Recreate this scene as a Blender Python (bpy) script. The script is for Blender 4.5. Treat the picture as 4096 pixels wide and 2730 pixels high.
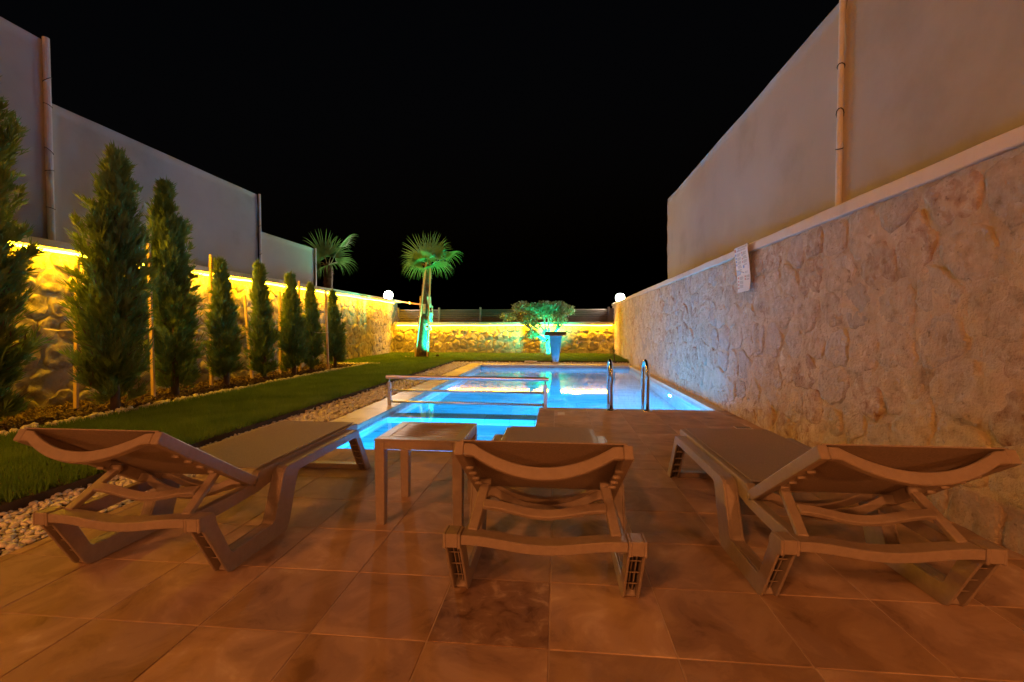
import bpy, bmesh, math, random
import numpy as np
from mathutils import Vector, Matrix

for o in list(bpy.data.objects):
    bpy.data.objects.remove(o)
SC = bpy.context.scene
COL = SC.collection
R = math.radians

# ------------------------------------------------------------------ camera
cam_d = bpy.data.cameras.new('camera')
cam_d.lens = 16.0
cam_d.sensor_width = 36.0
cam_d.clip_start = 0.05
cam_d.clip_end = 800.0
cam = bpy.data.objects.new('camera', cam_d)
COL.objects.link(cam)
cam.location = (0, 0, 1.0)
cam.rotation_euler = (R(90 - 1.66), 0, R(5.555))
SC.camera = cam

# ------------------------------------------------------------------ world: night sky
W = bpy.data.worlds.new('World')
SC.world = W
W.use_nodes = True
wn = W.node_tree.nodes
sky = wn.new('ShaderNodeTexSky')
sky.sky_type = 'NISHITA'
sky.sun_disc = False
sky.sun_elevation = R(-4)
sky.sun_rotation = R(200)
bg = wn['Background']
W.node_tree.links.new(sky.outputs['Color'], bg.inputs['Color'])
bg.inputs['Strength'].default_value = 0.05

# ------------------------------------------------------------------ exposure / render
SC.view_settings.view_transform = 'Standard'
SC.view_settings.look = 'None'
SC.view_settings.exposure = 0.58
SC.view_settings.gamma = 1.0
SC.view_settings.use_curve_mapping = False
SC.render.engine = 'CYCLES'
CY = SC.cycles
CY.use_denoising = True
CY.max_bounces = 10
CY.diffuse_bounces = 4
CY.glossy_bounces = 4
CY.transmission_bounces = 6
CY.transparent_max_bounces = 8
CY.sample_clamp_indirect = 4.0
CY.sample_clamp_direct = 0.0
CY.use_light_tree = True

# distant sodium street light behind the house: the one sun lamp, low and orange
sun_d = bpy.data.lights.new('street_glow', 'SUN')
sun_d.energy = 0.56
sun_d.angle = R(4)
sun_d.color = (1.0, 0.33, 0.085)
sun_o = bpy.data.objects.new('street_glow', sun_d)
COL.objects.link(sun_o)
sun_o.rotation_euler = Vector((0.42, 0.74, -0.56)).to_track_quat('-Z', 'Y').to_euler()

# light levels, tuned together
LED_E = 205.0
GLOBE_E = 640.0
PORCH_W = 440.0
POOL_W = 145.0
SPOT_W = 26.0
C_LED = (1.0, 0.475, 0.006)
C_GLOBE = (1.0, 0.88, 0.76)
C_PORCH = (1.0, 0.31, 0.075)
C_POOL = (0.02, 0.40, 1.0)
C_SPOT = (0.0, 1.0, 0.50)

rng = np.random.default_rng(7)
random.seed(7)

# ================================================================== helpers
def tag(o, label=None, cat=None, group=None, kind=None):
    if label: o['label'] = label
    if cat: o['category'] = cat
    if group: o['group'] = group
    if kind: o['kind'] = kind
    return o

def empty(name, loc=(0, 0, 0), rz=0.0, label=None, cat=None, group=None, kind=None):
    o = bpy.data.objects.new(name, None)
    o.empty_display_size = 0.1
    COL.objects.link(o)
    o.location = loc
    o.rotation_euler = (0, 0, rz)
    return tag(o, label, cat, group, kind)

def link(name, mesh, mat=None, parent=None, loc=None, rot=None):
    o = bpy.data.objects.new(name, mesh)
    COL.objects.link(o)
    if mat is not None and not mesh.materials:
        mesh.materials.append(mat)
    if parent is not None: o.parent = parent
    if loc is not None: o.location = loc
    if rot is not None: o.rotation_euler = rot
    return o

def mesh_np(name, V, F, mat, parent=None, smooth=False, k=None):
    """V (n,3) floats, F (m,k) ints -> mesh object, fast"""
    V = np.asarray(V, np.float32); F = np.asarray(F, np.int32)
    k = F.shape[1]
    me = bpy.data.meshes.new(name)
    me.vertices.add(len(V)); me.vertices.foreach_set('co', V.ravel())
    me.loops.add(F.size); me.loops.foreach_set('vertex_index', F.ravel())
    me.polygons.add(len(F))
    me.polygons.foreach_set('loop_start', np.arange(0, F.size, k, dtype=np.int32))
    if smooth:
        me.polygons.foreach_set('use_smooth', np.ones(len(F), bool))
    me.update(calc_edges=True)
    me.validate()
    return link(name, me, mat, parent)

class MB:
    def __init__(s): s.v = []; s.f = []
    def add(s, vs, fs):
        n = len(s.v); s.v += [tuple(p) for p in vs]; s.f += [tuple(i + n for i in f) for f in fs]; return s
    def box(s, x0, x1, y0, y1, z0, z1):
        return s.add([(x0,y0,z0),(x1,y0,z0),(x1,y1,z0),(x0,y1,z0),(x0,y0,z1),(x1,y0,z1),(x1,y1,z1),(x0,y1,z1)],
                     [(0,3,2,1),(4,5,6,7),(0,1,5,4),(1,2,6,5),(2,3,7,6),(3,0,4,7)])
    def prism(s, poly, x0, x1):
        """poly of (y, z), counter-clockwise or not, extruded along x"""
        n = len(poly)
        a = sum(poly[i][0]*poly[(i+1)%n][1]-poly[(i+1)%n][0]*poly[i][1] for i in range(n))
        if a < 0: poly = poly[::-1]
        vs = [(x0,y,z) for y,z in poly]+[(x1,y,z) for y,z in poly]
        fs = [tuple(range(n-1,-1,-1)), tuple(range(n,2*n))]+[(i,(i+1)%n,n+(i+1)%n,n+i) for i in range(n)]
        return s.add(vs, fs)
    def bar(s, p, q, w, t, up=(0,0,1)):
        """rectangular bar from p to q, width w (sideways), thickness t"""
        p=Vector(p); q=Vector(q); d=(q-p).normalized(); u=Vector(up)
        a=d.cross(u)
        if a.length<1e-4: a=d.cross(Vector((1,0,0)))
        a.normalize(); b=a.cross(d).normalized()
        vs=[]
        for c in (p,q):
            for sa,sb in ((-1,-1),(1,-1),(1,1),(-1,1)): vs.append(c+a*(sa*w/2)+b*(sb*t/2))
        return s.add(vs,[(0,3,2,1),(4,5,6,7),(0,1,5,4),(1,2,6,5),(2,3,7,6),(3,0,4,7)])
    def tube(s, pts, rad, n=10, caps=True):
        pts=[Vector(p) for p in pts]
        if not isinstance(rad,(list,tuple)): rad=[rad]*len(pts)
        vs=[]; fs=[]; prev=None
        for i,p in enumerate(pts):
            d=(pts[min(i+1,len(pts)-1)]-pts[max(i-1,0)]).normalized()
            if prev is None:
                a=d.cross(Vector((0,0,1)))
                if a.length<1e-3: a=d.cross(Vector((1,0,0)))
            else: a=prev-d*prev.dot(d)
            a.normalize(); prev=a; b=d.cross(a)
            for k in range(n):
                t=2*math.pi*k/n; vs.append(p+(a*math.cos(t)+b*math.sin(t))*rad[i])
        for i in range(len(pts)-1):
            for k in range(n):
                fs.append((i*n+k,i*n+(k+1)%n,(i+1)*n+(k+1)%n,(i+1)*n+k))
        if caps:
            fs.append(tuple(range(n-1,-1,-1))); fs.append(tuple(range((len(pts)-1)*n,len(pts)*n)))
        return s.add(vs,fs)
    def sweep(s, secs):
        """secs: list of 4-corner sections"""
        vs=[p for q in secs for p in q]; fs=[]
        for i in range(len(secs)-1):
            for k in range(4):
                fs.append((i*4+k,i*4+(k+1)%4,(i+1)*4+(k+1)%4,(i+1)*4+k))
        fs.append((3,2,1,0)); m=(len(secs)-1)*4; fs.append((m,m+1,m+2,m+3))
        return s.add(vs,fs)
    def lathe(s, prof, n=20, c=(0,0,0)):
        vs=[]; fs=[]
        for r,z in prof:
            for k in range(n):
                t=2*math.pi*k/n; vs.append((c[0]+r*math.cos(t),c[1]+r*math.sin(t),c[2]+z))
        for i in range(len(prof)-1):
            for k in range(n): fs.append((i*n+k,i*n+(k+1)%n,(i+1)*n+(k+1)%n,(i+1)*n+k))
        fs.append(tuple(range(n-1,-1,-1))); m=(len(prof)-1)*n; fs.append(tuple(range(m,m+n)))
        return s.add(vs,fs)
    def mesh(s, name, bevel=0, smooth=False, seg=1):
        bm=bmesh.new()
        vv=[bm.verts.new(p) for p in s.v]
        for f in s.f:
            try: bm.faces.new([vv[i] for i in f])
            except ValueError: pass
        bmesh.ops.recalc_face_normals(bm, faces=bm.faces)
        if bevel:
            es=[e for e in bm.edges if len(e.link_faces)==2 and e.calc_face_angle(0)>R(30)]
            bmesh.ops.bevel(bm, geom=es, offset=bevel, segments=seg, affect='EDGES', clamp_overlap=True, profile=.5)
        me=bpy.data.meshes.new(name); bm.to_mesh(me); bm.free()
        if smooth:
            for p in me.polygons: p.use_smooth=True
        return me
    def build(s, name, mat, parent=None, bevel=0, smooth=False, seg=1, loc=None):
        return link(name, s.mesh(name,bevel,smooth,seg), mat, parent, loc)

# ---------- value noise (vectorised)
_P = np.random.default_rng(3).random((64,64,64)).astype(np.float32)
def vnoise(x,y,z):
    x=np.asarray(x,float); y=np.asarray(y,float); z=np.asarray(z,float)
    xi=np.floor(x).astype(int); yi=np.floor(y).astype(int); zi=np.floor(z).astype(int)
    fx=x-xi; fy=y-yi; fz=z-zi
    fx=fx*fx*(3-2*fx); fy=fy*fy*(3-2*fy); fz=fz*fz*(3-2*fz)
    g=lambda a,b,c:_P[(xi+a)%64,(yi+b)%64,(zi+c)%64]
    c00=g(0,0,0)*(1-fx)+g(1,0,0)*fx; c10=g(0,1,0)*(1-fx)+g(1,1,0)*fx
    c01=g(0,0,1)*(1-fx)+g(1,0,1)*fx; c11=g(0,1,1)*(1-fx)+g(1,1,1)*fx
    return (c00*(1-fy)+c10*fy)*(1-fz)+(c01*(1-fy)+c11*fy)*fz
def fbm(x,y,z,o=4):
    s=0; a=.5; f=1.0
    for i in range(o):
        s=s+a*(vnoise(np.asarray(x)*f+i*17.3,np.asarray(y)*f+i*5.1,np.asarray(z)*f+i*9.7)-.5); a*=.5; f*=2.03
    return s     # about -.45 .. .45

# ================================================================== materials
def mat(name, stops, scale=4.0, rough=.7, bump=0.0, bscale=30.0, metallic=0.0, spec=.4, detail=6,
        rand=0.0, stretch=(1,1,1), rrange=None, bdist=.01, distort=0.0, trans=0.0, pits=0.0, pscale=40.0, pcol=(.12,.06,.03)):
    """noise ramp colour + noise bump; every object gets its own texture offset; rand = brightness spread per object"""
    m=bpy.data.materials.new(name); m.use_nodes=True
    nt=m.node_tree; N=nt.nodes; L=nt.links
    b=N['Principled BSDF']
    b.inputs['Roughness'].default_value=rough
    b.inputs['Metallic'].default_value=metallic
    b.inputs['Specular IOR Level'].default_value=spec
    tc=N.new('ShaderNodeTexCoord'); oi=N.new('ShaderNodeObjectInfo')
    mp=N.new('ShaderNodeMapping'); mp.inputs['Scale'].default_value=stretch
    mul=N.new('ShaderNodeMath'); mul.operation='MULTIPLY'; mul.inputs[1].default_value=53.0
    L.new(oi.outputs['Random'],mul.inputs[0])
    add=N.new('ShaderNodeVectorMath'); add.operation='ADD'
    L.new(tc.outputs['Object'],mp.inputs['Vector']); L.new(mp.outputs['Vector'],add.inputs[0]); L.new(mul.outputs[0],add.inputs[1])
    nz=N.new('ShaderNodeTexNoise'); nz.inputs['Scale'].default_value=scale; nz.inputs['Detail'].default_value=detail
    nz.inputs['Roughness'].default_value=.6; nz.inputs['Distortion'].default_value=distort
    L.new(add.outputs[0],nz.inputs['Vector'])
    cr=N.new('ShaderNodeValToRGB'); cr.color_ramp.interpolation='EASE'
    n=len(stops)
    el=cr.color_ramp.elements
    while len(el)<n: el.new(.5)
    for i,c in enumerate(stops):
        el[i].position=.28+.44*i/max(1,n-1); el[i].color=(*c,1)
    L.new(nz.outputs['Fac'],cr.inputs['Fac'])
    out=cr.outputs['Color']
    if rand:
        mr=N.new('ShaderNodeMapRange'); mr.inputs['To Min'].default_value=1-rand; mr.inputs['To Max'].default_value=1+rand
        L.new(oi.outputs['Random'],mr.inputs['Value'])
        hs=N.new('ShaderNodeHueSaturation'); L.new(mr.outputs[0],hs.inputs['Value']); L.new(out,hs.inputs['Color']); out=hs.outputs['Color']
    if pits:
        n3=N.new('ShaderNodeTexNoise'); n3.inputs['Scale'].default_value=pscale; n3.inputs['Detail'].default_value=5; n3.inputs['Roughness'].default_value=.7
        L.new(add.outputs[0],n3.inputs['Vector'])
        m3=N.new('ShaderNodeMapRange'); m3.inputs['From Min'].default_value=.60; m3.inputs['From Max'].default_value=.70; m3.inputs['To Max'].default_value=pits
        L.new(n3.outputs['Fac'],m3.inputs['Value'])
        mc=N.new('ShaderNodeMixRGB'); L.new(m3.outputs[0],mc.inputs['Fac']); L.new(out,mc.inputs['Color1']); mc.inputs['Color2'].default_value=(*pcol,1); out=mc.outputs['Color']
    L.new(out,b.inputs['Base Color'])
    if rrange:
        m2=N.new('ShaderNodeMapRange'); m2.inputs['To Min'].default_value=rrange[0]; m2.inputs['To Max'].default_value=rrange[1]
        m2.inputs['From Min'].default_value=.3; m2.inputs['From Max'].default_value=.7
        L.new(nz.outputs['Fac'],m2.inputs['Value']); L.new(m2.outputs[0],b.inputs['Roughness'])
    if bump:
        n2=N.new('ShaderNodeTexNoise'); n2.inputs['Scale'].default_value=bscale; n2.inputs['Detail'].default_value=6
        n2.inputs['Roughness'].default_value=.65
        L.new(add.outputs[0],n2.inputs['Vector'])
        bp=N.new('ShaderNodeBump'); bp.inputs['Strength'].default_value=bump; bp.inputs['Distance'].default_value=bdist
        L.new(n2.outputs['Fac'],bp.inputs['Height']); L.new(bp.outputs[0],b.inputs['Normal'])
    if trans:
        tr=N.new('ShaderNodeBsdfTranslucent'); mx=N.new('ShaderNodeMixShader'); mx.inputs[0].default_value=trans
        L.new(out,tr.inputs['Color']); L.new(b.outputs[0],mx.inputs[1]); L.new(tr.outputs[0],mx.inputs[2])
        L.new(mx.outputs[0],N['Material Output'].inputs['Surface'])
    return m

def emis(name, color, strength):
    m=bpy.data.materials.new(name); m.use_nodes=True
    nt=m.node_tree; nt.nodes.clear()
    e=nt.nodes.new('ShaderNodeEmission'); o=nt.nodes.new('ShaderNodeOutputMaterial')
    e.inputs['Color'].default_value=(*color,1); e.inputs['Strength'].default_value=strength
    nt.links.new(e.outputs[0],o.inputs['Surface']); return m

M={}
M['tile']=mat('porcelain_tile',[(.20,.12,.075),(.33,.215,.14),(.42,.285,.19),(.52,.38,.27)],4.4,.7,.25,26,rand=.13,spec=.15,detail=8,rrange=(.6,.85),distort=.7,bdist=.004)
M['tile_stain']=mat('veined_tile',[(.12,.06,.035),(.25,.15,.09),(.46,.33,.23)],13.0,.7,.5,26,detail=14,distort=.5,bdist=.006,spec=.15,rand=.0)
M['grout']=mat('grout',[(.30,.21,.15),(.58,.45,.34)],2,.9)
M['coping']=mat('coping_stone',[(.40,.31,.2),(.52,.42,.29),(.58,.49,.36)],3.0,.5,.25,16,rand=.12,detail=8,bdist=.006)
M['pool_tile']=mat('pool_tile',[(.32,.34,.36),(.50,.52,.53),(.66,.66,.64)],4.0,.35,.1,20,rand=.14,stretch=(.5,3,3),detail=8)
M['band_tile']=mat('waterline_tile',[(.20,.18,.16),(.30,.27,.25),(.38,.35,.32)],4.0,.4,.15,20,rand=.18,detail=8)
M['concrete']=mat('concrete',[(.2,.19,.18),(.28,.27,.25)],3,.85)
M['mortar_r']=mat('smeared_mortar',[(.34,.23,.14),(.55,.42,.28),(.64,.51,.36),(.73,.61,.46)],5.5,.9,1.0,32,detail=12,bdist=.05,pits=.6,pscale=13)
M['stone_r']=mat('pale_rubble_stone',[(.36,.26,.16),(.52,.40,.28),(.60,.48,.35),(.72,.61,.47)],12.0,.85,1.0,28,rand=.10,detail=12,bdist=.05,distort=.2,pits=.6,pscale=22)
M['stone_r2']=mat('grey_rubble_stone',[(.38,.30,.23),(.52,.43,.34),(.62,.53,.43)],12.0,.85,1.0,28,rand=.10,detail=12,bdist=.045,distort=.2,pits=.5,pscale=26)
M['stone_r3']=mat('rusty_rubble_stone',[(.26,.12,.06),(.46,.31,.20),(.58,.45,.32),(.70,.58,.44)],14.0,.85,1.0,28,rand=.10,detail=12,bdist=.05,distort=.3,pits=.7,pscale=18)
M['mortar_l']=mat('wall_mortar',[(.28,.24,.18),(.37,.32,.24),(.42,.37,.29)],3.0,.92,.9,12,detail=10,bdist=.03)
M['stone_l']=mat('field_stone',[(.20,.16,.11),(.31,.26,.19),(.40,.35,.27)],5.0,.9,1.0,15,rand=.18,detail=10,bdist=.03,distort=.6)
M['cap']=mat('wall_cap_render',[(.50,.42,.33),(.58,.50,.40),(.62,.54,.45)],4.0,.9,.4,25,detail=8)
M['soil']=mat('dark_soil',[(.035,.022,.012),(.07,.045,.025)],6,.95,.6,40)
M['ground']=mat('dry_ground',[(.08,.06,.04),(.13,.1,.07)],1.5,.95,.3,8)
M['grass']=mat('grass_blade',[(.07,.14,.012),(.115,.20,.018),(.17,.26,.03)],2.5,.6,spec=.25,detail=5,trans=.35)
M['mulch']=mat('bark_chip',[(.014,.007,.004),(.04,.018,.009),(.08,.037,.02)],30,.9,rand=0)
M['pebble']=mat('white_pebble',[(.48,.44,.40),(.66,.62,.57),(.76,.73,.68)],14,.6,.15,60,detail=4)
M['edging']=mat('cream_pebble',[(.50,.45,.36),(.66,.60,.50),(.76,.71,.62)],14,.6,.15,60,detail=4)
M['plastic']=mat('taupe_plastic',[(.245,.19,.155),(.285,.225,.185)],40,.45,.12,220,spec=.35,bdist=.002)
M['sling']=mat('taupe_sling',[(.24,.185,.15),(.32,.25,.205)],150,.75,.6,420,spec=.25,bdist=.002)
M['fabric']=mat('screen_fabric',[(.27,.245,.21),(.33,.30,.26),(.36,.33,.285)],.8,.85,.25,260,spec=.15,detail=6,bdist=.002)
M['pole']=mat('white_pole',[(.48,.46,.44),(.56,.55,.53)],8,.4)
M['tie']=mat('black_tie',[(.012,.012,.012),(.02,.02,.02)],8,.5)
M['wood']=mat('raw_stake_wood',[(.34,.20,.10),(.48,.31,.17),(.55,.38,.22)],4,.8,.3,30,rand=.15,stretch=(6,6,.6),detail=8)
M['rope']=mat('rope',[(.55,.48,.36),(.66,.6,.48)],40,.85)
M['conifer']=mat('conifer_spray',[(.07,.115,.018),(.11,.17,.026),(.15,.22,.036)],5.0,.6,spec=.3,trans=.3)
M['conifer_brown']=mat('dry_conifer_spray',[(.08,.045,.018),(.13,.07,.03)],5.0,.75,spec=.2)
M['bark']=mat('bark',[(.07,.045,.03),(.13,.09,.06)],9,.95,.8,30)
M['palmtrunk']=mat('palm_trunk',[(.035,.022,.014),(.075,.05,.03),(.13,.09,.055)],12,.95,.8,40)
M['palmleaf']=mat('palm_leaf',[(.05,.15,.035),(.08,.21,.05),(.12,.26,.065)],5,.45,spec=.4,trans=.3)
M['petiole']=mat('palm_petiole',[(.12,.16,.05),(.20,.22,.08)],6,.55)
M['burlap']=mat('burlap_wrap',[(.38,.30,.2),(.52,.43,.3)],20,.9,.4,80)
M['olivebark']=mat('olive_bark',[(.14,.115,.09),(.26,.22,.17)],10,.9,.8,30)
M['oliveleaf']=mat('olive_leaf',[(.08,.125,.055),(.12,.17,.08),(.18,.22,.12)],6,.45,spec=.4,trans=.2)
M['yucca']=mat('spiky_leaf',[(.05,.095,.03),(.09,.15,.045)],6,.5)
M['chrome']=mat('polished_steel',[(.62,.62,.63),(.68,.68,.69)],5,.12,metallic=1.0)
M['alu']=mat('brushed_aluminium',[(.60,.61,.63),(.68,.69,.71)],30,.32,metallic=.9)
M['fence']=mat('brown_metal_slat',[(.055,.043,.034),(.075,.058,.046)],10,.55,spec=.3,rand=.08)
M['black']=mat('black_plastic',[(.015,.015,.015),(.03,.03,.03)],10,.5)
M['house']=mat('house_render',[(.5,.44,.37),(.58,.52,.44)],2,.9,.2,40)
M['strap']=mat('orange_strap',[(.42,.17,.05),(.55,.25,.08)],30,.8)
M['sign_white']=mat('sign_sheet',[(.72,.72,.72),(.78,.78,.78)],5,.16,spec=.5)
M['ink_blue']=mat('sign_blue',[(.02,.12,.36),(.03,.15,.42)],5,.4)
M['ink_grey']=mat('sign_ink',[(.12,.12,.13),(.16,.16,.17)],5,.5)
M['ink_red']=mat('sign_red',[(.35,.06,.05),(.42,.08,.06)],5,.5)
M['slab']=mat('offcut_slab',[(.5,.44,.34),(.6,.54,.44)],5,.7,.2,20)
M['lid']=mat('pale_lid',[(.55,.48,.42),(.68,.62,.56)],22,.6)
M['led']=emis('led_glow',C_LED,LED_E)
M['globe']=emis('globe_glow',C_GLOBE,GLOBE_E)
M['bulb']=emis('porch_bulb_glow',C_PORCH,20)
M['spotglow']=emis('green_lens_glow',(0.05,1,.55),25)
M['poolglow']=emis('pool_lens_glow',(.55,.85,1),14)

# water
def water_mat():
    m=bpy.data.materials.new('pool_water'); m.use_nodes=True
    nt=m.node_tree; N=nt.nodes; L=nt.links
    b=N['Principled BSDF']
    b.inputs['Base Color'].default_value=(.30,.90,1,1); b.inputs['Roughness'].default_value=.0
    b.inputs['IOR'].default_value=1.33; b.inputs['Transmission Weight'].default_value=1.0
    tc=N.new('ShaderNodeTexCoord'); mp=N.new('ShaderNodeMapping'); mp.inputs['Scale'].default_value=(2.2,8,1)
    n1=N.new('ShaderNodeTexNoise'); n1.inputs['Scale'].default_value=1.5; n1.inputs['Detail'].default_value=4
    L.new(tc.outputs['Object'],mp.inputs['Vector']); L.new(mp.outputs[0],n1.inputs['Vector'])
    bp=N.new('ShaderNodeBump'); bp.inputs['Strength'].default_value=.017; bp.inputs['Distance'].default_value=.02
    L.new(n1.outputs['Fac'],bp.inputs['Height']); L.new(bp.outputs[0],b.inputs['Normal'])
    return m
M['water']=water_mat()

# ================================================================== ground, deck, pool
PX0,PX1,PY0,PY1=-2.05,1.93,3.60,12.30      # pool outline
DX,DY=-0.21,5.70                           # deck corner of the L shape
WL=-0.085                                  # water level
XR=2.05; XL=-6.04; YB=16.40                # wall faces

g=MB()
def ground_ring():
    xs=[-220,PX0-.25,PX1+.06,220]; ys=[-120,PY0-.25,PY1+.25,400]
    z=-.14
    for i in range(3):
        for j in range(3):
            if i==1 and j==1: continue
            g.add([(xs[i],ys[j],z),(xs[i+1],ys[j],z),(xs[i+1],ys[j+1],z),(xs[i],ys[j+1],z)],[(0,1,2,3)])
ground_ring()
tag(g.build('ground',M['ground']),'dark dry ground around the garden plot','ground',kind='structure')

# ---- deck: grout bed with separate tiles on it
d=MB()
d.box(-2.42,XR,-3.3,PY0-.004,-.13,-.0025)
d.box(DX+.004,XR,PY0-.004,DY-.004,-.13,-.0025)
deck=tag(d.build('deck',M['grout']),'tiled terrace around the near end of the pool','terrace',kind='structure')
_tm={}
def tile_mesh(w,l,t,bev,m):
    k=(round(w,3),round(l,3),round(t,3),m.name)
    if k not in _tm:
        _tm[k]=MB().box(-w/2,w/2,-l/2,l/2,-t,0).mesh('tile',bev); _tm[k].materials.append(m)
    return _tm[k]
PXT,PYT=.39,.376
gap=.005
regions=[(-2.42,XR,-3.3,PY0),(DX,XR,PY0,DY)]
for i in range(-7,7):
    for j in range(-5,13):
        x0,x1=-.02+PXT*i,-.02+PXT*(i+1); y0,y1=1.39+PYT*j,1.39+PYT*(j+1)
        stain=(i==-1 and j==0)
        # a tile row crossing the pool edge is cut there, as on site
        cells=[]
        for (a,b_,c,e) in regions:
            u0,u1,v0,v1=max(x0,a),min(x1,b_),max(y0,c),min(y1,e)
            if u1-u0>.03 and v1-v0>.03: cells.append([u0,u1,v0,v1])
        if len(cells)==2 and abs(cells[0][0]-cells[1][0])<1e-6: cells=[[cells[0][0],cells[0][1],cells[0][2],cells[1][3]]]
        for u0,u1,v0,v1 in cells:
            me=tile_mesh(u1-u0-gap,v1-v0-gap,.02,.0015,M['tile_stain'] if stain else M['tile'])
            o=link('tile',me,None,deck,((u0+u1)/2,(v0+v1)/2,random.uniform(-.0006,.0006)),
                   (random.gauss(0,.0008),random.gauss(0,.0008),0 if (u1-u0)!=(v1-v0) else 0))

# ---- pool shell
ps=MB()
FZ=-1.30; BZ=-.42
def slab(x0,x1,y0,y1,z0,z1): ps.box(x0,x1,y0,y1,z0,z1)
T=.25; TT=.012
slab(PX0-T,PX0-TT,PY0-T,PY1+T,FZ-.2,-.05)             # left
slab(PX1+TT,PX1+.06,DY,PY1+T,FZ-.2,-.05)              # right
slab(PX0-TT,PX1+TT,PY1+TT,PY1+T,FZ-.2,-.05)           # back
slab(DX+TT,PX1+TT,DY-T,DY-TT,FZ-.2,-.135)             # under the deck front
slab(PX0-TT,DX+TT,PY0-T,PY0-TT,FZ-.2,-.135)           # near end
slab(DX+TT,DX+T,PY0-TT,DY-T,FZ-.2,-.135)              # basin right side
slab(PX0-TT,PX1+TT,5.66+TT,PY1+TT,FZ-.2,FZ-TT)        # main floor
slab(PX0-TT,DX+TT,PY0-TT,5.352,FZ-.2,BZ-TT)           # basin floor
slab(PX0-TT,DX+TT,5.352,5.645,FZ-.2,-.10-TT)          # ledge
slab(PX0-TT,DX+TT,5.645,5.98,FZ-.2,-.55-TT)           # step below the ledge
pool=tag(ps.build('pool_basin',M['concrete']),'L-shaped swimming pool basin with a shallow end and a ledge','pool',kind='structure')
_pm={}
def face_tiles(origin,u,v,Wd,Hd,tw,th,m,name='pool_tile',brick=True,t=TT):
    """lay tiles on a face: origin corner, unit axes u (courses) and v; normal = u x v"""
    u=Vector(u); v=Vector(v); n=u.cross(v); rotm=Matrix((u,v,n)).transposed()
    rows=max(1,round(Hd/th)); th=Hd/rows
    for r in range(rows):
        x=-(tw*.5 if (brick and r%2) else 0)
        while x<Wd-.02:
            a=max(0,x); b=min(Wd,x+tw); x+=tw
            if b-a<.02: continue
            k=(round(b-a,3),round(th,3),m.name,round(t,3))
            if k not in _pm:
                _pm[k]=MB().box(-(b-a)/2+.003,(b-a)/2-.003,-th/2+.003,th/2-.003,-t,0).mesh(name,.0015); _pm[k].materials.append(m)
            o=link(name,_pm[k],None,pool,Vector(origin)+u*((a+b)/2)+v*((r+.5)*th))
            o.rotation_euler=rotm.to_euler()
BAND=.13
PT=M['pool_tile']; BT=M['band_tile']
# floors
face_tiles((PX0,5.98,FZ),(1,0,0),(0,1,0),PX1-PX0,PY1-5.98,.8,.4,PT)
face_tiles((DX,DY,FZ),(1,0,0),(0,1,0),PX1-DX,5.98-DY,.8,.28,PT)
face_tiles((PX0,PY0,BZ),(1,0,0),(0,1,0),DX-PX0,5.34-PY0,.6,.44,PT)
face_tiles((PX0,5.34,-.10),(1,0,0),(0,1,0),DX-PX0,5.655-5.34,.6,.32,PT)
face_tiles((PX0,5.655,-.55),(1,0,0),(0,1,0),DX-PX0,5.98-5.655,.6,.33,PT)
# walls: waterline band then planks
def wall_tiles(o,u,Wd,zb):
    v=(0,0,1)
    top=-.004
    face_tiles((o[0],o[1],top-BAND),u,v,Wd,BAND,.4,BAND,BT,'waterline_tile',False)
    face_tiles((o[0],o[1],zb),u,v,Wd,top-BAND-zb,.8,.29,PT)
wall_tiles((PX0,PY0,0),(0,1,0),5.34-PY0,BZ)
wall_tiles((PX0,5.34,0),(0,1,0),PY1-5.34,FZ)
wall_tiles((PX1,PY1,0),(0,-1,0),PY1-DY,FZ)
wall_tiles((PX0,PY1,0),(1,0,0),PX1-PX0,FZ)
wall_tiles((PX1,DY,0),(-1,0,0),PX1-DX,FZ)
wall_tiles((DX,PY0,0),(-1,0,0),DX-PX0,BZ)
wall_tiles((DX,5.34,0),(0,-1,0),5.34-PY0,BZ)
face_tiles((PX0,5.34,BZ),(1,0,0),(0,0,1),DX-PX0,-.10-BZ-.013,.3,.31,PT)      # riser facing the shallow basin

# ---- coping slabs
cp=tag(MB().box(-2.42,PX0-.015,PY0,12.68,-.13,-.045).box(PX0-.015,PX1+.05,PY1+.015,12.68,-.13,-.045).build('coping',M['grout']),
       'bed of the pale stone coping along the pool','coping',kind='structure')
y=PY0
while y<12.6:
    l=min(.60,12.68-y)
    link('coping_slab',MB().box(-2.417,PX0+.012,-l/2+.002,l/2-.002,-.045,0).mesh('coping_slab',.004),M['coping'],cp,(0,y+l/2,random.uniform(-.001,.001)))
    y+=l
x=PX0+.014
while x<PX1:
    l=min(.60,PX1+.05-x)
    link('coping_slab',MB().box(-l/2+.002,l/2-.002,PY1-.012,12.678,-.045,0).mesh('coping_slab',.004),M['coping'],cp,(x+l/2,0,random.uniform(-.001,.001)))
    x+=l
y=DY+.002
while y<12.28:
    l=min(.80,12.288-y)
    link('coping_slab',MB().box(PX1-.01,XR+.02,-l/2+.002,l/2-.002,-.045,0).mesh('coping_slab',.004),M['coping'],cp,(0,y+l/2,random.uniform(-.001,.001)))
    y+=l

# ---- water
wv=[(PX0+.001,PY0+.001),(DX-.001,PY0+.001),(DX-.001,DY+.001),(PX1-.001,DY+.001),(PX1-.001,PY1-.001),(PX0+.001,PY1-.001)]
wm=bpy.data.meshes.new('water'); wm.from_pydata([(a,b,WL) for a,b in wv],[],[(0,1,2,5),(2,3,4,5)]); wm.update()
tag(link('water',wm,M['water']),'still blue lit water filling the pool','water',kind='structure')

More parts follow.
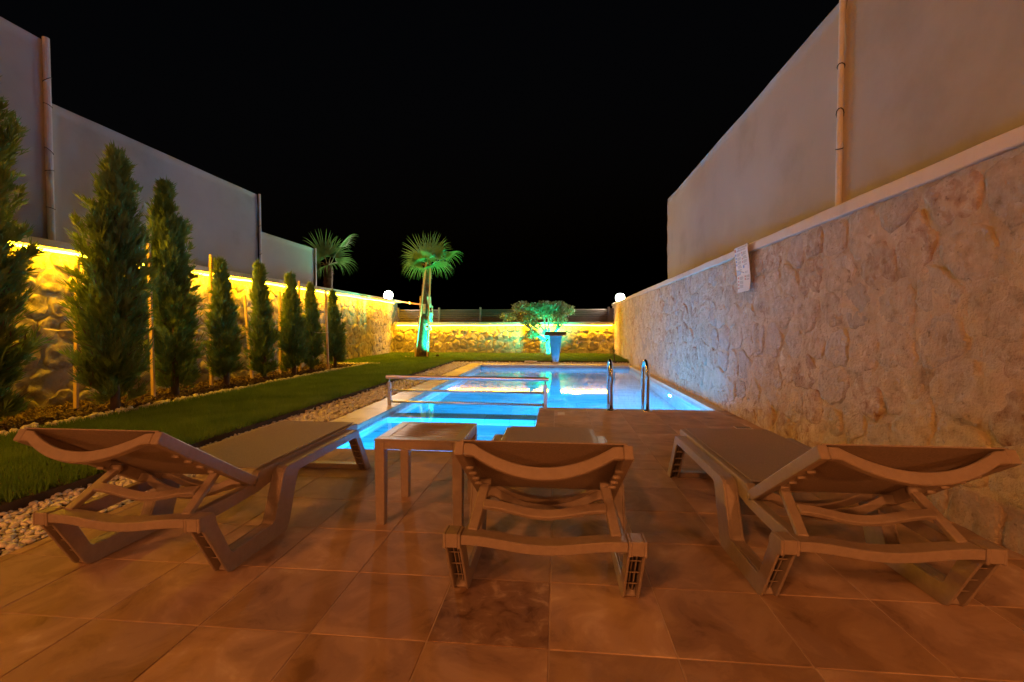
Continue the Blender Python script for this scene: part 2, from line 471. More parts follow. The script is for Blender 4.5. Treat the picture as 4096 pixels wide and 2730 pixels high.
# ---- lawn soil, planting bed, gravel bed
LZ=.05
lw=MB()
lw.box(-4.74,-2.95,-1.5,13.05,-.13,LZ); lw.box(XL,-4.742,11.33,13.05,-.13,LZ); lw.box(XL,XR,13.052,YB,-.13,LZ)
tag(lw.build('lawn',M['soil']),'soil of the lawn beside and behind the pool','lawn',kind='structure')
tag(MB().box(XL,-4.744,-1.5,11.326,-.13,LZ-.006).build('planting_bed',M['soil']),'dark soil bed under the conifers','planting bed',kind='structure')
tag(MB().box(-2.946,-2.424,-1.5,13.048,-.13,-.03).box(-2.42,XR,12.684,13.048,-.13,-.03).build('gravel_bed',M['soil']),'bed under the white pebbles','gravel bed',kind='structure')

# ---- grass blades (one mass)
def blades(n,rect,h0,h1,w):
    x=rng.uniform(rect[0],rect[1],n); y=rng.uniform(rect[2],rect[3],n)
    return x,y
areas=[(-4.74,-2.955,1.2,13.05,5200),(XL+.02,-4.74,11.34,13.05,4200),(XL+.02,XR-.02,13.05,YB-.02,3600)]
xs=[];ys=[]
for a in areas:
    n=int((a[1]-a[0])*(a[3]-a[2])*a[4])
    xs.append(rng.uniform(a[0],a[1],n)); ys.append(rng.uniform(a[2],a[3],n))
xs=np.concatenate(xs); ys=np.concatenate(ys)
# bare rings of soil round the palm and olive trunks
keep=((xs+4.25)**2+(ys-14.2)**2>.30**2)&((xs+.34)**2+(ys-15.4)**2>.28**2)
keep&=~((xs>-3.25)&(ys>12.75)&(ys<13.4)&((xs+2.95)**2+(ys-13.05)**2<.0))
xs=xs[keep]; ys=ys[keep]; n=len(xs)
patch=fbm(xs*1.1,ys*1.1,xs*0,4)
h=(.045+.03*rng.random(n))*(1+.7*patch)
an=rng.uniform(0,2*np.pi,n); ln=rng.normal(0,.45,n)
dxv=np.cos(an); dyv=np.sin(an); w=.0035+.0025*rng.random(n)
V=np.zeros((n,3,3)); la=rng.uniform(0,2*np.pi,n)
V[:,0]=np.stack([xs-dxv*w,ys-dyv*w,np.full(n,LZ)],1); V[:,1]=np.stack([xs+dxv*w,ys+dyv*w,np.full(n,LZ)],1)
V[:,2]=np.stack([xs+np.cos(la)*ln*h,ys+np.sin(la)*ln*h,LZ+h],1)
tag(mesh_np('grass',V.reshape(-1,3),np.arange(3*n).reshape(-1,3),M['grass']),'short green grass of the lawn beside and behind the pool','grass',kind='stuff')

# ---- pebbles (one mass each)
bm=bmesh.new(); bmesh.ops.create_icosphere(bm,subdivisions=2,radius=1); bm.verts.ensure_lookup_table()
ICO_V=np.array([v.co[:] for v in bm.verts]); ICO_F=np.array([[v.index for v in f.verts] for f in bm.faces]); bm.free()
bm=bmesh.new(); bmesh.ops.create_icosphere(bm,subdivisions=1,radius=1); bm.verts.ensure_lookup_table()
IC1_V=np.array([v.co[:] for v in bm.verts]); IC1_F=np.array([[v.index for v in f.verts] for f in bm.faces]); bm.free()
def pebbles(name,P,r0,r1,mt,label,cat,flat=.6,fine=False):
    IV,IF=(ICO_V,ICO_F) if fine else (IC1_V,IC1_F)
    n=len(P)
    a=rng.uniform(0,2*np.pi,n); tl=rng.normal(0,.35,n); s=rng.uniform(r0,r1,n)
    sx=s*rng.uniform(.9,1.35,n); sy=s*rng.uniform(.75,1.0,n); sz=s*rng.uniform(flat*.8,flat*1.25,n)
    B=IV[None]*np.stack([sx,sy,sz],1)[:,None]*(1+rng.normal(0,.07,(n,len(IV),1)))
    c,s_=np.cos(tl)[:,None],np.sin(tl)[:,None]
    x=B[:,:,0]*c-B[:,:,2]*s_; z=B[:,:,0]*s_+B[:,:,2]*c; yv=B[:,:,1]
    c,s_=np.cos(a)[:,None],np.sin(a)[:,None]
    X=x*c-yv*s_; Y=x*s_+yv*c
    Vv=np.stack([X,Y,z],2)+P[:,None]
    F=(IF[None]+(np.arange(n)*len(IV))[:,None,None]).reshape(-1,3)
    return tag(mesh_np(name,Vv.reshape(-1,3),F,mt,smooth=True),label,cat,kind='stuff')
def scatter(rects,cell):
    out=[]
    for x0,x1,y0,y1,z0,z1 in rects:
        nx=max(1,int((x1-x0)/cell)); ny=max(1,int((y1-y0)/cell))
        gx,gy=np.meshgrid(np.arange(nx),np.arange(ny))
        px=x0+(gx.ravel()+rng.random(nx*ny))*(x1-x0)/nx; py=y0+(gy.ravel()+rng.random(nx*ny))*(y1-y0)/ny
        out.append(np.stack([px,py,rng.uniform(z0,z1,nx*ny)],1))
    return np.concatenate(out)
Pn=scatter([(-2.97,-2.43,1.4,5.0,-.022,.010)],.022)
Pf=scatter([(-2.97,-2.43,5.0,13.0,-.02,.02),(-2.43,XR-.03,12.70,13.06,-.02,.02)],.038)
pebbles('pebbles',Pn,.009,.021,M['pebble'],'white pebbles of the gravel strip beside the terrace tiles','pebbles',fine=True)
pebbles('pebbles',Pf,.012,.028,M['pebble'],'white pebbles between the pool coping and the lawn','pebbles')
Pe=scatter([(-4.86,-4.72,1.5,11.36,LZ,LZ+.045),(-5.75,-4.86,11.22,11.38,LZ,LZ+.045),(-5.0,-4.5,11.12,11.42,LZ,LZ+.045)],.042)
pebbles('edging_stones',Pe,.020,.036,M['edging'],'row of cream stones edging the planting bed','edging stones',flat=.8)
# bark mulch
n=5200
cx=rng.uniform(XL+.05,-4.88,n); cy=rng.uniform(1.5,11.2,n); cz=LZ+rng.uniform(-.002,.03,n)
a=rng.uniform(0,2*np.pi,n); L_=rng.uniform(.015,.04,n); w_=rng.uniform(.006,.014,n)
Bx=np.array([[-1,-1,-1],[1,-1,-1],[1,1,-1],[-1,1,-1],[-1,-1,1],[1,-1,1],[1,1,1],[-1,1,1]])*1.0
BF=np.array([[0,3,2,1],[4,5,6,7],[0,1,5,4],[1,2,6,5],[2,3,7,6],[3,0,4,7]])
B=Bx[None]*np.stack([L_,w_,np.full(n,.003)],1)[:,None]
tl=rng.normal(0,.5,n); c,s_=np.cos(tl)[:,None],np.sin(tl)[:,None]
x=B[:,:,0]*c-B[:,:,2]*s_; z=B[:,:,0]*s_+B[:,:,2]*c; yv=B[:,:,1]
c,s_=np.cos(a)[:,None],np.sin(a)[:,None]
Vm=np.stack([x*c-yv*s_+cx[:,None],x*s_+yv*c+cy[:,None],z+cz[:,None]],2)
tag(mesh_np('mulch',Vm.reshape(-1,3),(BF[None]+(np.arange(n)*8)[:,None,None]).reshape(-1,4),M['mulch']),'brown bark mulch under the conifers','mulch',kind='stuff')

# ================================================================== stone walls
def clip(poly,nx,ny,c):
    out=[]
    for i in range(len(poly)):
        p=poly[i]; q=poly[(i+1)%len(poly)]
        dp=p[0]*nx+p[1]*ny-c; dq=q[0]*nx+q[1]*ny-c
        if dp<=0: out.append(p)
        if dp*dq<0:
            t=dp/(dp-dq); out.append((p[0]+(q[0]-p[0])*t,p[1]+(q[1]-p[1])*t))
    return out
def stone_cells(u0,u1,z0,z1,su,sz,seed):
    """rounded polygons of a random rubble bond on the rectangle u0..u1, z0..z1"""
    rr=random.Random(seed); pts=[]
    rows=max(2,round((z1-z0)/sz)); rh=(z1-z0)/rows
    for r in range(rows):
        u=u0+rr.uniform(-.3,.3)*su
        while u<u1+su*.3:
            pts.append((u,z0+(r+.5+rr.uniform(-.34,.34))*rh)); u+=su*rr.uniform(.62,1.4)
    cells=[]
    for i,p in enumerate(pts):
        poly=[(u0,z0),(u1,z0),(u1,z1),(u0,z1)]
        for j,q in enumerate(pts):
            if i==j: continue
            dx,dy=q[0]-p[0],q[1]-p[1]
            if abs(dx)>3*su or abs(dy)>3*sz: continue
            L=math.hypot(dx,dy)+1e-9; nx,ny=dx/L,dy/L
            poly=clip(poly,nx,ny,(p[0]+q[0])/2*nx+(p[1]+q[1])/2*ny)
            if len(poly)<3: break
        if len(poly)<3: continue
        cells.append(poly)
    return cells
def round_poly(poly,gap,rr,n=14):
    cx=sum(p[0] for p in poly)/len(poly); cy=sum(p[1] for p in poly)/len(poly)
    out=[]
    for k in range(n):
        t=2*math.pi*k/n+rr.uniform(-.12,.12); dx,dy=math.cos(t),math.sin(t); best=9
        for i in range(len(poly)):
            p=poly[i]; q=poly[(i+1)%len(poly)]; ex,ey=q[0]-p[0],q[1]-p[1]
            den=dx*ey-dy*ex
            if abs(den)<1e-9: continue
            s=((p[0]-cx)*ey-(p[1]-cy)*ex)/den; w=((p[0]-cx)*dy-(p[1]-cy)*dx)/den
            if s>0 and -1e-6<=w<=1+1e-6: best=min(best,s)
        out.append(best)
    sm=[(out[k-1]+4*out[k]+out[(k+1)%n])/6*rr.uniform(.84,1.07) for k in range(n)]
    mean=sum(sm)/n
    return (cx,cy),[(cx+math.cos(2*math.pi*k/n)*max(.02,s-gap),cy+math.sin(2*math.pi*k/n)*max(.02,s-gap)) for k,s in enumerate(sm)],mean
def rubble_wall(name,label,place,u0,u1,z0,z1,su,sz,relief,mort_amp,m_mort,stone_mats,seed,gap=.012,depth=.28,n=14,sink=.012,crag=.10,mstep=.05,mfreq=3.1):
    """place(u, z, h) -> world point, h measured out of the wall face"""
    root=empty(name,place((u0+u1)/2,0,0),0,label,'wall')
    inv=Matrix.Translation(root.location).inverted()
    rr=random.Random(seed)
    # mortar face: a displaced grid closed to the back
    nu=int((u1-u0)/mstep)+1; nz=int((z1-z0)/mstep)+1
    uu,zz=np.meshgrid(np.linspace(u0,u1,nu),np.linspace(z0,z1,nz))
    hh=mort_amp*2*fbm(uu*mfreq+seed,zz*mfreq,uu*0+seed,5)+mort_amp*.55*fbm(uu*23+seed,zz*23,uu*0,3)
    hh[:, 0]*=0; hh[:,-1]*=0
    P=np.array([place(a,b,c) for a,b,c in zip(uu.ravel(),zz.ravel(),hh.ravel())])-np.array(root.location)
    idx=np.arange(nu*nz).reshape(nz,nu)
    F=np.stack([idx[:-1,:-1],idx[:-1,1:],idx[1:,1:],idx[1:,:-1]],-1).reshape(-1,4)
    o=mesh_np('mortar_face',P,F,m_mort,root,smooth=True)
    c=[place(u0,z0,-.03),place(u1,z0,-.03),place(u1,z1,-.03),place(u0,z1,-.03),place(u0,z0,-depth),place(u1,z0,-depth),place(u1,z1,-depth),place(u0,z1,-depth)]
    c=[inv@Vector(p) for p in c]
    MB().add(c,[(0,1,2,3),(7,6,5,4),(0,4,5,1),(1,5,6,2),(2,6,7,3),(3,7,4,0)]).build('wall_core',M['concrete'],root)
    for poly in stone_cells(u0,u1,z0,z1,su,sz,seed):
        g_=gap*rr.uniform(.6,2.0)
        (cx,cy),ring,mean=round_poly(poly,g_,rr,n)
        if mean<.045: continue
        rl=relief*rr.uniform(.45,1.25)
        tu,tz=rr.gauss(0,.30),rr.gauss(0,.30)
        sc=[1.0,.96,.84,.64,.36]; hs=[0,.5,.92,1.0,1.03]; NR=5; vs=[]
        RG=np.array(ring); AA=cx+(RG[None,:,0]-cx)*np.array(sc)[:,None]; BB=cy+(RG[None,:,1]-cy)*np.array(sc)[:,None]
        NZ=fbm(AA*11+seed,BB*11,AA*0+seed*1.3+len(root.children)*.37,4)*crag
        for q in range(NR):
            for k in range(n):
                a2,b2=float(AA[q,k]),float(BB[q,k])
                hgt=-sink*1.6 if q==0 else max(-.006,hs[q]*rl+(tu*(a2-cx)+tz*(b2-cy))*rl*2.4+float(NZ[q,k]))
                vs.append(Vector(place(a2,b2,hgt)))
        vs.append(Vector(place(cx,cy,rl+float(NZ[-1].mean()))))
        ctr=Vector(place(cx,cy,0))
        vs=[v-ctr for v in vs]
        fs=[]
        for q in range(NR-1):
            for k in range(n): fs.append((q*n+k,q*n+(k+1)%n,(q+1)*n+(k+1)%n,(q+1)*n+k))
        for k in range(n): fs.append(((NR-1)*n+k,(NR-1)*n+(k+1)%n,NR*n))
        me=bpy.data.meshes.new('stone'); me.from_pydata([tuple(v) for v in vs],[],fs); me.update()
        for p in me.polygons: p.use_smooth=True
        link('stone',me,rr.choices([m for m,_ in stone_mats],[w for _,w in stone_mats])[0],root,ctr-root.location)
    return root
# right wall (face towards -x), long and smeared with mortar
wr=rubble_wall('stone_wall','long pale rubble stone wall on the right rising beside the pool',
    lambda u,z,h:(XR-h,u,z),-1.2,16.95,-.05,1.80,.33,.28,.008,.023,M['mortar_r'],
    [(M['stone_r'],5),(M['stone_r2'],3),(M['stone_r3'],2)],11,gap=.004,sink=.012,n=18,crag=.048,mstep=.021,mfreq=6.0)
def cap_mesh(pts_fn,t0,t1,step,w0,w1,z0,z1,amp,seed):
    """wavy hand-trowelled cap: sections along t"""
    mb=MB(); secs=[]; k=0; t=t0
    while t<=t1+1e-6:
        j=[float(fbm(t*2.2+seed,i*3.7,seed,3))*amp for i in range(4)]
        secs.append([pts_fn(t,w0+j[0],z0+j[1]),pts_fn(t,w1,z0),pts_fn(t,w1,z1+j[2]),pts_fn(t,w0+j[0]*.5+.004,z1+j[3])]); t+=step
    mb.sweep(secs); return mb
c_=cap_mesh(lambda t,w,z:(XR+w,t,z),-1.2,16.95,.15,-.035,.28,1.80,1.885,.018,5)
o=c_.build('cap',M['cap'],None,.006); o.parent=wr; o.matrix_parent_inverse=Matrix.Translation(wr.location).inverted()
# left wall (face towards +x)
wl=rubble_wall('stone_wall','rubble stone wall on the left behind the conifers under a yellow light strip',
    lambda u,z,h:(XL+h,u,z),1.6,16.9,-.05,1.94,.33,.27,.022,.040,M['mortar_l'],[(M['stone_l'],1)],23,gap=.004,n=18,crag=.11,mstep=.04,mfreq=5.0)
c_=cap_mesh(lambda t,w,z:(XL-w,t,z),1.6,16.9,.15,-.15,.30,1.94,2.035,.014,9)
o=c_.build('cap',M['cap'],None,.006); o.parent=wl; o.matrix_parent_inverse=Matrix.Translation(wl.location).inverted()
# back wall (face towards -y)
wb=rubble_wall('stone_wall','low rubble stone wall at the back under the slatted fence',
    lambda u,z,h:(u,YB-h,z),XL+.0,XR-.0,-.05,1.115,.33,.26,.040,.045,M['mortar_l'],[(M['stone_l'],1)],37,gap=.006,n=18,crag=.14,mstep=.04,mfreq=5.0)
c_=cap_mesh(lambda t,w,z:(t,YB+w,z),XL+.07,XR-.04,.15,-.15,.28,1.115,1.205,.008,3)
o=c_.build('cap',M['cap'],None,.006); o.parent=wb; o.matrix_parent_inverse=Matrix.Translation(wb.location).inverted()

# ---- LED strips: short lit segments under the overhang of the cap
def led(pts_fn,t0,t1,label):
    mb=MB(); t=t0; s=.20; secs=[]
    while t<=t1:
        dz=.006*math.sin(t*3.1)+.004*math.sin(t*7.7)
        secs.append([pts_fn(t,-.013,-.013+dz),pts_fn(t,.013,-.013+dz),pts_fn(t,.013,.013+dz),pts_fn(t,-.013,.013+dz)]); t+=s
    mb.sweep(secs)
    return tag(mb.build('led_strip',M['led']),label,'light strip','yellow light strips under the wall caps')
led(lambda t,a,b:(XL+.125+a,t,1.905+b),1.8,16.28,'glowing yellow light strip under the cap of the left wall')
led(lambda t,a,b:(t,YB-.125-a,1.085+b),XL+.2,XR-.03,'glowing yellow light strip under the cap of the back wall')

# ---- globe lamps
def globe(x,y,z,label):
    t=empty('globe_lamp',(x,y,z),0,label,'lamp','globe lamps on the wall ends')
    MB().lathe([(.075,0),(.075,.012),(.055,.02),(.05,.045)],24).build('base',M['black'],t,smooth=False)
    bm=bmesh.new(); bmesh.ops.create_uvsphere(bm,u_segments=32,v_segments=20,radius=.15)
    me=bpy.data.meshes.new('globe'); bm.to_mesh(me); bm.free()
    for p in me.polygons: p.use_smooth=True
    link('globe',me,M['globe'],t,(0,0,.175))
globe(-6.18,16.35,2.03,'lit white globe lamp on the far end of the left wall')
globe(2.25,16.45,1.885,'lit white globe lamp on the far end of the right wall')

# ---- louvre fence on the back wall
fz0,fz1=1.207,1.70
fr=empty('slatted_fence',((XL+XR)/2,YB+.14,1.205),0,'dark brown horizontal slatted metal fence on top of the back wall','fence')
posts=[-5.86+1.545*k for k in range(6)]
for px in posts:
    MB().box(px-.035,px+.035,YB+.10,YB+.17,fz0,1.735).box(px-.04,px+.04,YB+.095,YB+.175,1.735,1.75).build('post',M['fence'],fr,.004).matrix_parent_inverse=Matrix.Translation(fr.location).inverted()
for a,b in zip(posts[:-1],posts[1:]):
    for k in range(7):
        z=fz0+.045+k*.0665
        mb=MB().prism([(YB+.115,z-.028),(YB+.12,z-.031),(YB+.155,z+.022),(YB+.15,z+.026)],a+.037,b-.037)
        mb.build('slat',M['fence'],fr).matrix_parent_inverse=Matrix.Translation(fr.location).inverted()
o=MB().box(posts[-1]+.037,XR+.2,YB+.12,YB+.15,fz0+.01,1.70).build('end_plate',M['fence'],fr); o.matrix_parent_inverse=Matrix.Translation(fr.location).inverted()

# ================================================================== fabric screens
def screen(name,label,X,y0,y1,z0,z1,poles,side,seed,tie_n=10):
    t=empty(name,(X,(y0+y1)/2,z0),0,label,'screen','tall fabric screens above the side walls')
    ny=int((y1-y0)/.12)+2; nz=int((z1-z0)/.15)+2
    yy,zz=np.meshgrid(np.linspace(y0,y1,ny),np.linspace(z0,z1,nz))
    hh=.05*fbm(yy*.9+seed,zz*.7,yy*0+seed,3)+.012*fbm(yy*5+seed,zz*1.2,yy*0+seed,2)
    # pulled tight at the laced edges
    for k in range(int((z1-z0)/.4)+1):
        zc=z0+.25+k*.4
        hh+=.012*np.exp(-((zz-zc)/.08)**2)*(np.exp(-((yy-y0)/.10)**2)+np.exp(-((yy-y1)/.10)**2))
    P=np.stack([np.full(yy.size,0.)+hh.ravel()*side,yy.ravel()-(y0+y1)/2,zz.ravel()-z0],1)
    P2=P.copy(); P2[:,0]-=side*.006
    idx=np.arange(ny*nz).reshape(nz,ny); F=np.stack([idx[:-1,:-1],idx[:-1,1:],idx[1:,1:],idx[1:,:-1]],-1).reshape(-1,4)
    n0=len(P)
    rim=np.concatenate([idx[0,:],idx[1:,-1],idx[-1,-2::-1],idx[-2:0:-1,0]])
    F2=np.stack([rim,np.roll(rim,-1),np.roll(rim,-1)+n0,rim+n0],1)
    mesh_np('fabric',np.concatenate([P,P2]),np.concatenate([F,F[:,::-1]+n0,F2]),M['fabric'],t,smooth=True)
    for (py,pz0,pz1,r) in poles:
        MB().tube([(side*.05,py-(y0+y1)/2,pz0-z0),(side*.05,py-(y0+y1)/2,pz1-z0)],r,12).build('pole',M['pole'],t,smooth=False)
        rr=random.Random(seed)
        k=pz0+.35
        while k<pz1-.1:
            tl=rr.uniform(-.02,.02)
            mb=MB(); c=(side*.05,py-(y0+y1)/2,k-z0)
            pts=[(c[0]+math.cos(q/10*2*math.pi)*(r+.004),c[1]+math.sin(q/10*2*math.pi)*(r+.004),c[2]+tl*math.cos(q/10*2*math.pi)+tl*1.5*math.sin(q/10*2*math.pi)) for q in range(11)]
            mb.tube(pts,.0045,5,False); mb.build('tie',M['tie'],t); k+=rr.uniform(.22,.62)
    return t
screen('fabric_screen','tallest grey fabric screen at the left edge behind the stone wall',-6.32,2.2,5.12,1.70,4.55,[(5.13,1.70,4.57,.036)],1,3)
screen('fabric_screen','long grey fabric screen behind the tall conifers on the left',-6.32,5.20,9.16,1.70,3.82,[(9.17,1.70,3.83,.024)],1,5)
screen('fabric_screen','lowest grey fabric screen next to the palm behind the left wall',-6.32,9.22,11.40,1.70,3.07,[(11.41,1.70,3.08,.02)],1,8)
screen('fabric_screen','pale fabric screen on the right beyond the laced pole',2.30,3.95,9.75,1.6,3.66,[(3.92,1.6,4.6,.021)],-1,12)
screen('fabric_screen','brown lit fabric screen in the upper right corner',2.30,-.6,3.945,1.6,4.9,[],-1,14)

# ================================================================== conifers
def conifer(label,x,y,hgt,wid,seed,lean=0.0,n=5200,base=.06):
    wid*=.50
    r=np.random.default_rng(seed)
    t=empty('conifer_tree',(x,y,LZ),0,label,'conifer','conifers along the left wall')
    MB().tube([(0,0,-.05),(.01,0,hgt*.3),(lean*.5,0,hgt*.6),(lean,0,hgt*.93)],[.032+.006*hgt,.03,.018,.006],8).build('trunk',M['bark'],t,smooth=True)
    # branches sweep out and up from the trunk; feathery sprays sit on their outer part
    nbr=int(115*hgt)
    bt_=np.sort(r.random(nbr))**.9; ba=r.uniform(0,2*np.pi,nbr)
    prof=(np.where(bt_<.08,.8+.2*bt_/.08,np.where(bt_<.25,1.0,1-((bt_-.25)/.75)**1.15)) if hgt<2.4 else np.where(bt_<.10,.75+.25*bt_/.10,np.where(bt_<.5,1.0,1-((bt_-.5)/.5)**1.5)))
    prof=np.maximum(prof,.10)
    br=wid/2*prof*r.uniform(.38,1.5,nbr)*(1+.5*fbm(np.cos(ba)*1.5+seed,np.sin(ba)*1.5,bt_*hgt*2.5,3))
    rise=(br*r.uniform(.5,1.3,nbr)+.06)*np.minimum(1,bt_/.18)
    per=int(n*.8)//nbr+1
    bi=np.repeat(np.arange(nbr),per); n=len(bi)
    f=r.uniform(.28,1.0,n)**.8; tt=bt_[bi]; ang=ba[bi]+r.normal(0,.10,n)
    rad=br[bi]*f
    P=np.stack([rad*np.cos(ang)+lean*tt,rad*np.sin(ang),base+tt*hgt*.92+rise[bi]*f**1.6],1)+r.normal(0,.016,(n,3))
    top=hgt+.02; P[:,2]=np.minimum(P[:,2],top)
    nb=6
    ln=r.uniform(.11,.22,n)*(.75+.4*(1-tt))
    out=np.stack([np.cos(ang),np.sin(ang),np.zeros(n)],1)
    el=r.normal(.98,.20,n)+.25*tt
    D=out*np.cos(el)[:,None]+np.array([0,0,1.])*np.sin(el)[:,None]
    D+=r.normal(0,.18,(n,3)); D/=np.linalg.norm(D,axis=1)[:,None]
    S=np.cross(D,r.normal(0,1,(n,3))); S/=np.linalg.norm(S,axis=1)[:,None]
    Nn=np.cross(D,S)
    Vs=[]
    for b in range(nb):
        f_=(b-(nb-1)/2)/((nb-1)/2)
        s0=r.uniform(0,.45,n)[:,None]*ln[:,None]*.9
        dirb=D*math.cos(f_*.45)+S*math.sin(f_*.45)+Nn*r.normal(0,.14,n)[:,None]
        base_=P+D*s0; tip=base_+dirb*(ln*r.uniform(.5,.95,n)*(1-.35*abs(f_)))[:,None]
        wv_=np.cross(dirb,Nn); wv_/=np.linalg.norm(wv_,axis=1)[:,None]+1e-9
        wd=(.0045+.004*r.random(n))[:,None]
        mid=base_*.45+tip*.55
        Vs.append(np.stack([base_,mid+wv_*wd,tip,mid-wv_*wd],1))
    Vall=np.concatenate(Vs).reshape(-1,3); F=np.arange(len(Vall)).reshape(-1,4)
    mesh_np('crown',Vall,F,M['conifer'],t)
    # a few dead sprays low inside the crown
    k=int(n*.06); sel=r.choice(np.where(tt<.5)[0],k)
    V2=np.concatenate([np.concatenate(Vs).reshape(nb,n,4,3)[b,sel]*np.array([.93,.93,1]) for b in range(3)]).reshape(-1,3)
    mesh_np('dead_sprays',V2,np.arange(len(V2)).reshape(-1,4),M['conifer_brown'],t)
    return t
conifer('tall dark conifer cut off by the left edge of the picture',-5.22,3.62,3.75,1.05,101,n=11000)
conifer('tallest whole conifer between the two foremost stakes',-5.02,4.72,2.98,.92,102,.10,10000)
conifer('tall slim conifer second from the left edge among the whole ones',-5.32,5.88,3.02,.80,103,-.10,9500)
conifer('short conifer right of the tallest bare stake',-5.30,6.85,2.02,.58,104,-.08)
conifer('short conifer just right of the short leaning stake',-5.38,7.93,2.10,.64,105,-.08)
conifer('broad short conifer in the middle of the far row',-5.30,8.76,1.98,.66,106,-.06)
conifer('slim short conifer half hidden by its broad neighbour',-5.36,9.52,1.86,.52,107,0)
conifer('last small conifer at the far end of the planting bed',-5.22,10.32,1.76,.56,108,-.05)

def stake(label,x,y,xt,zt,rope_to=None):
    t=empty('wooden_stake',(x,y,LZ),0,label,'stake','wooden stakes tied to the conifers')
    MB().bar((0,0,-.06),(xt-x,0,zt-LZ),.045,.03,(0,1,0)).build('post',M['wood'],t,.003)
    if rope_to:
        rz,rx,ry=rope_to; f=(rz-LZ)/(zt-LZ); sx=(xt-x)*f
        mb=MB()
        mb.tube([(sx+.03*math.cos(q/8*2*math.pi),.024*math.sin(q/8*2*math.pi),rz-LZ+.004*math.sin(q)) for q in range(9)],.006,6,False)
        mb.tube([(sx,-.022,rz-LZ),(sx+rx*.5,-.02+ry*.5,rz-LZ-.012),(sx+rx,ry,rz-LZ+.01)],.0055,6)
        mb.build('rope',M['rope'],t)
stake('stake left of the tallest whole conifer',-5.50,4.70,-5.43,1.72,(.98,-.55,.1))
stake('stake between the two tall whole conifers',-5.36,5.57,-5.38,2.12,(1.0,-.5,.1))
stake('tall dark topped stake in front of the first short conifer',-5.54,6.81,-5.50,2.17,(1.02,-.55,.0))
stake('short leaning stake between the first two short conifers',-5.60,7.90,-5.73,1.60,(1.0,-.35,.05))
stake('thin stake left of the broad short conifer',-5.58,8.72,-5.56,1.74,(1.05,-.35,-.25))
stake('stake rising behind the half hidden slim conifer',-5.46,9.25,-5.46,2.0)
stake('farthest stake in front of the last small conifer',-4.99,9.55,-5.03,1.82,(.9,-.25,-.1))

# ================================================================== palms
def fan_leaf(r,L,nseg,droop,fold=.35):
    """palmate leaf in local space: petiole along +x ending at hub (0,0,0), blade spreading in x-y"""
    V=[];F=[]
    for k in range(nseg):
        a=-1.5+3.0*k/(nseg-1)+r.normal(0,.03)
        ll=L*(1-.28*abs(a/1.5)**2)*r.uniform(.92,1.05)
        d=np.array([math.cos(a),math.sin(a),0]); s=np.array([-math.sin(a),math.cos(a),0])
        st=[0,.25,.48,.66,.84,1.0]; wd=[.004,.024,.026,.013,.008,.0012]
        b=len(V)
        tipd=droop*r.uniform(.6,1.5); tw=r.normal(0,.12)
        for q,(f,w) in enumerate(zip(st,wd)):
            p=d*ll*f; p[2]+=-fold*.25*ll*f*f*abs(math.sin(a))- (max(0,f-.6)/.4)**2*ll*tipd*.12
            p=p+s*tw*ll*max(0,f-.5)**2
            wv_=w*L
            V.append(p-s*wv_); V.append(p+np.array([0,0,wv_*.95])); V.append(p+s*wv_)
        for q in range(5):
            i=b+q*3; F.append((i,i+1,i+4,i+3)); F.append((i+1,i+2,i+5,i+4))
    return np.array(V),np.array(F)
def palm(label,x,y,z0,trunk_h,r0,r1,leaves,seed,lean=(0,0),L=.85):
    r=np.random.default_rng(seed)
    t=empty('palm_tree',(x,y,z0),0,label,'palm','fan palms')
    top=Vector((lean[0],lean[1],trunk_h))
    pts=[(lean[0]*f**1.3,lean[1]*f,trunk_h*f) for f in np.linspace(0,1,12)]
    MB().tube(pts,[r0+(r1-r0)*min(1,f*1.4)+.012*math.sin(f*31) for f in np.linspace(0,1,12)],16).build('trunk',M['palmtrunk'],t,smooth=True)
    # old leaf bases and fibres sticking out of the trunk
    Vb=[];Fb=[]
    nb=int(330*trunk_h/3)
    for k in range(nb):
        f=r.random()**.9; a=r.uniform(0,2*np.pi); rad=r0+(r1-r0)*min(1,f*1.4)
        c=np.array([lean[0]*f**1.3+rad*.9*math.cos(a),lean[1]*f+rad*.9*math.sin(a),trunk_h*f])
        o_=np.array([math.cos(a),math.sin(a),0]); s=np.array([-math.sin(a),math.cos(a),0])
        ll=r.uniform(.05,.15); up=r.uniform(-.3,1.1)
        tip=c+o_*ll*.55+np.array([0,0,ll*up])+s*r.normal(0,.03); w=r.uniform(.008,.03)
        b=len(Vb); Vb+= [c-s*w,c+s*w,c+o_*.02+np.array([0,0,.02]),tip]; Fb+=[(b,b+1,b+3),(b+1,b+2,b+3),(b+2,b,b+3)]
    tag(mesh_np('leaf_bases',np.array(Vb),np.array(Fb),M['palmtrunk'],t),kind='stuff')
    for (d,nrm,pl,sc,dr) in leaves:
        Vl,Fl=fan_leaf(r,L*sc,24,dr)
        d=Vector(d).normalized(); side=d.cross(Vector(nrm))
        side.normalize(); upv=side.cross(d).normalized()
        hub=top+d*pl
        Rm=np.array([list(d),list(side),list(upv)]).T
        Vw=Vl@Rm.T+np.array(hub)
        # tips of every leaf hang with gravity
        q_=np.linalg.norm(Vl,axis=1)/(L*sc); Vw[:,2]-=np.maximum(0,q_-.45)**2*L*sc*dr*1.0*(.6+1.6*np.abs(np.arctan2(Vl[:,1],Vl[:,0])/1.85)**2)
        o=mesh_np('leaf',Vw,Fl,M['palmleaf'],t,smooth=False)
        MB().tube([top+Vector((0,0,-.10)),top+d*pl*.55+Vector((0,0,.02)),hub+d*.02],[.020,.012,.007],7).build('petiole',M['petiole'],o,smooth=True)
    return t
